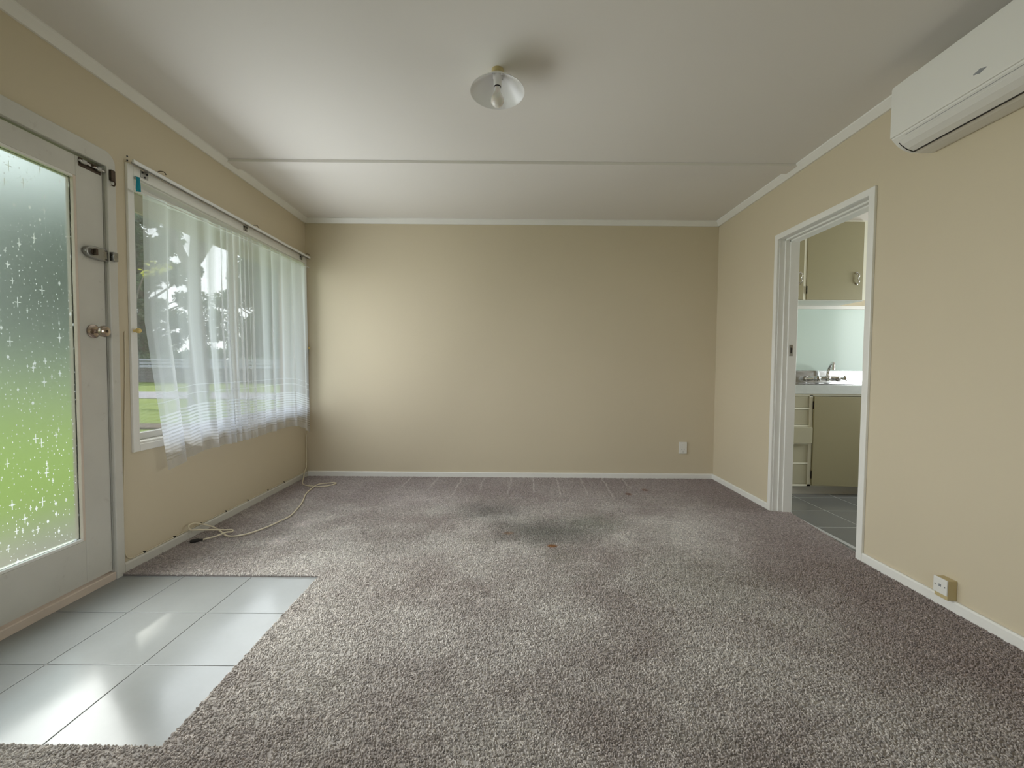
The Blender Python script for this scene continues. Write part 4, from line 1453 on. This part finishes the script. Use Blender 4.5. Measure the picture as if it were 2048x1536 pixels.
obj('upstand', bm, MAT['steel'], bt)
# splashback
sb = thing('splashback', 'pale mint glossy splashback panel on the wall above the sink', 'splashback', (2.7, D, 1.3))
box('panel', MAT['mint'], (CX0, CX1, D - 0.006, D - 0.0008, 1.0305, 1.606), sb)
box('top_strip', MAT['trim'], (CX0, CX1, D - 0.016, D - 0.0005, 1.606, 1.640), sb, bevel=0.003)
# tap
tp = thing('sink_tap', 'chrome swan-neck sink tap with two handles on the upstand', 'tap', (2.91, D - 0.06, 0.965))
ty = D - 0.075
bm = bmesh.new()
tube(bm, spline([(2.775, ty + 0.055, 0.955), (2.79, ty + 0.03, 0.955), (2.815, ty, 0.963), (2.86, ty, 0.966), (2.925, ty, 0.966), (2.99, ty, 0.966), (3.035, ty, 0.962), (3.06, ty + 0.03, 0.955), (3.075, ty + 0.055, 0.955)], 5), 0.015, 12)
lathe(bm, [(0, -0.028), (0.012, -0.027), (0.022, -0.012), (0.024, 0.004), (0.018, 0.018), (0.013, 0.022), (0.013, 0.036), (0, 0.036)], Mx((2.925, ty, 0.966)), 18)
obj('bridge', bm, MAT['chrome'], tp, smooth=True)
for x in (2.775, 3.075):
    bm = bmesh.new()
    lathe(bm, [(0, 0), (0.026, 0.0), (0.024, 0.010), (0.014, 0.016)], Mx((x, D - 0.0125, 0.955), '-y'), 18)
    obj('wall_flange', bm, MAT['chrome'], tp, smooth=True)
bm = bmesh.new()
tube(bm, spline([(2.925, ty, 0.996), (2.924, ty - 0.004, 1.030), (2.918, ty - 0.03, 1.065), (2.895, ty - 0.075, 1.085), (2.865, ty - 0.13, 1.100), (2.845, ty - 0.165, 1.100), (2.834, ty - 0.185, 1.088), (2.831, ty - 0.19, 1.065), (2.830, ty - 0.19, 1.045)], 6), 0.0115, 12)
lathe(bm, [(0.0135, 1.040), (0.0135, 1.060), (0.0115, 1.062)], Mx((2.830, ty - 0.19, 0)), 14)
obj('spout', bm, MAT['chrome'], tp, smooth=True)
for (x, sgn) in ((2.80, -1), (3.05, 1)):
    bm = bmesh.new()
    lathe(bm, [(0.010, 0.0), (0.010, 0.030), (0.016, 0.034), (0.016, 0.050), (0, 0.053)], Mx((x, ty - 0.006, 0.962), '-y'), 14)
    for k in range(4):
        a = k * PI / 2 + 0.4
        tube(bm, [(x, ty - 0.048, 0.962), (x + 0.027 * math.cos(a), ty - 0.052, 0.962 + 0.027 * math.sin(a))], [0.007, 0.0055], 8)
    obj('tap_handle', bm, MAT['chrome'], tp, smooth=True)
# upper cabinet
uc = thing('wall_cabinet', 'olive kitchen wall cabinet with cream edges and chrome handles', 'cabinet', (2.7, 3.85, 1.64))
UY = 3.705
UZ0, UZ1 = 1.641, 2.318
bm = bmesh.new()
bx(bm, CX0, 3.04, UY + 0.018, D - 0.001, UZ0 + 0.004, UZ1)
obj('carcass', bm, MAT['cab_cream'], uc)
box('base_panel', MAT['trim'], (CX0, 3.04, UY + 0.019, D - 0.017, UZ0 - 0.004, UZ0 + 0.0035), uc)
bm = bmesh.new()
bx(bm, CX0, 3.04, UY, UY + 0.018, UZ1 - 0.012, UZ1)
bx(bm, 2.504, 2.528, UY, UY + 0.018, UZ0, UZ1 - 0.012)
bx(bm, 3.012, 3.04, UY, UY + 0.018, UZ0, UZ1 - 0.012)
bx(bm, CX0, CX0 + 0.02, UY, UY + 0.018, UZ0, UZ1 - 0.012)
obj('face_frame', bm, MAT['cab_cream'], uc)
for (a, b, hxx) in ((CX0 + 0.0215, 2.5025, 2.470), (2.5295, 3.0105, 2.957)):
    dr = box('door', MAT['cab_olive'], (a, b, UY - 0.006, UY + 0.013, UZ0 + 0.001, UZ1 - 0.0135), uc, bevel=0.002)
    bm = bmesh.new()
    tube(bm, spline([(hxx, UY - 0.006, 1.868), (hxx, UY - 0.022, 1.862), (hxx + 0.003, UY - 0.030, 1.845), (hxx - 0.003, UY - 0.022, 1.823), (hxx + 0.003, UY - 0.030, 1.800), (hxx, UY - 0.022, 1.784), (hxx, UY - 0.006, 1.778)], 5), 0.0060, 10)
    for z in (1.868, 1.778):
        lathe(bm, [(0.011, 0), (0.010, 0.005), (0, 0.007)], Mx((hxx, UY - 0.006, z), '-y'), 14)
    obj('handle', bm, MAT['chrome'], dr, smooth=True)
bm = bmesh.new()
tube(bm, [(2.5290, UY - 0.008, 1.692), (2.5290, UY - 0.008, 1.756)], 0.0048, 8)
obj('hinge', bm, MAT['hinge'], uc, smooth=True)
# bulkhead over the cabinet
box('trim_6', MAT['ceiling'], (CX0 - 0.05, XK, UY + 0.03, D, UZ1 + 0.002, ZC), kind='structure')

# ------------------------------------------------------------------ carpet
def in_carpet(x, y):
    return not (x < -0.945 and 1.128 < y < 2.083)


ct = thing('carpet', 'worn taupe twist-pile carpet with stains, notched round the tiled entry', 'carpet', (0, 2.0, 0))
bm = bmesh.new()
poly = [(XL + 0.014, YR), (XR - 0.014, YR), (XR - 0.014, 2.326), (1.962, 2.334), (2.036, 3.076), (XR - 0.014, 3.106), (XR - 0.014, D - 0.014), (XL + 0.014, D - 0.014),
        (XL + 0.014, 2.084), (-0.946, 2.082), (-0.944, 1.127), (XL + 0.014, 1.133)]
prism(bm, poly, 'z', -0.0188, -0.0035)
obj('backing', bm, MAT['carpet_back'], ct)
# tufts: scatter points, one small twisted blob each
tuft_bm = bmesh.new()
bmesh.ops.create_icosphere(tuft_bm, subdivisions=1, radius=1.0)
for v in tuft_bm.verts:
    a = v.co.z * 1.2
    x, y = v.co.x, v.co.y * 0.62
    v.co.x, v.co.y = x * math.cos(a) - y * math.sin(a), x * math.sin(a) + y * math.cos(a)
    v.co.z *= 0.9
tuft_me = bpy.data.meshes.new('tuft')
tuft_bm.to_mesh(tuft_bm and tuft_me)
tuft_bm.free()
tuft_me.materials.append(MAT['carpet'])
for p in tuft_me.polygons:
    p.use_smooth = True
tuft_o = bpy.data.objects.new('tuft', tuft_me)      # mesh source for the node group, never linked to the scene

bm = bmesh.new()
vs = [bm.verts.new((x, y, -0.003)) for x, y in [(max(p[0], -9), max(p[1], 0.45)) for p in poly]]
bm.faces.new(vs)
bmesh.ops.triangulate(bm, faces=bm.faces)
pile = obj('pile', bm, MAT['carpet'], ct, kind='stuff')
ng = bpy.data.node_groups.new('carpet_pile', 'GeometryNodeTree')
ng.interface.new_socket('Geometry', in_out='INPUT', socket_type='NodeSocketGeometry')
ng.interface.new_socket('Geometry', in_out='OUTPUT', socket_type='NodeSocketGeometry')
gn, gl_ = ng.nodes, ng.links
gi, go = gn.new('NodeGroupInput'), gn.new('NodeGroupOutput')
dp = gn.new('GeometryNodeDistributePointsOnFaces')
dp.distribute_method = 'RANDOM'
dp.inputs['Density'].default_value = 36000
ip = gn.new('GeometryNodeInstanceOnPoints')
oi = gn.new('GeometryNodeObjectInfo')
oi.inputs['Object'].default_value = tuft_o
rr = gn.new('FunctionNodeRandomValue')
rr.data_type = 'FLOAT_VECTOR'
rr.inputs[0].default_value = (-0.55, -0.55, 0)
rr.inputs[1].default_value = (0.55, 0.55, 6.283)
rs = gn.new('FunctionNodeRandomValue')
rs.data_type = 'FLOAT_VECTOR'
rs.inputs[0].default_value = (0.0030, 0.0028, 0.0034)
rs.inputs[1].default_value = (0.0056, 0.0048, 0.0078)
rs.inputs['Seed'].default_value = 3
e2r = gn.new('FunctionNodeEulerToRotation')
jn = gn.new('GeometryNodeJoinGeometry')
gl_.new(gi.outputs[0], dp.inputs['Mesh'])
gl_.new(dp.outputs['Points'], ip.inputs['Points'])
gl_.new(oi.outputs['Geometry'], ip.inputs['Instance'])
gl_.new(rr.outputs[0], e2r.inputs[0])
gl_.new(e2r.outputs[0], ip.inputs['Rotation'])
gl_.new(rs.outputs[0], ip.inputs['Scale'])
gl_.new(ip.outputs[0], jn.inputs[0])
gl_.new(gi.outputs[0], jn.inputs[0])
gl_.new(jn.outputs[0], go.inputs[0])
md = pile.modifiers.new('pile', 'NODES')
md.node_group = ng
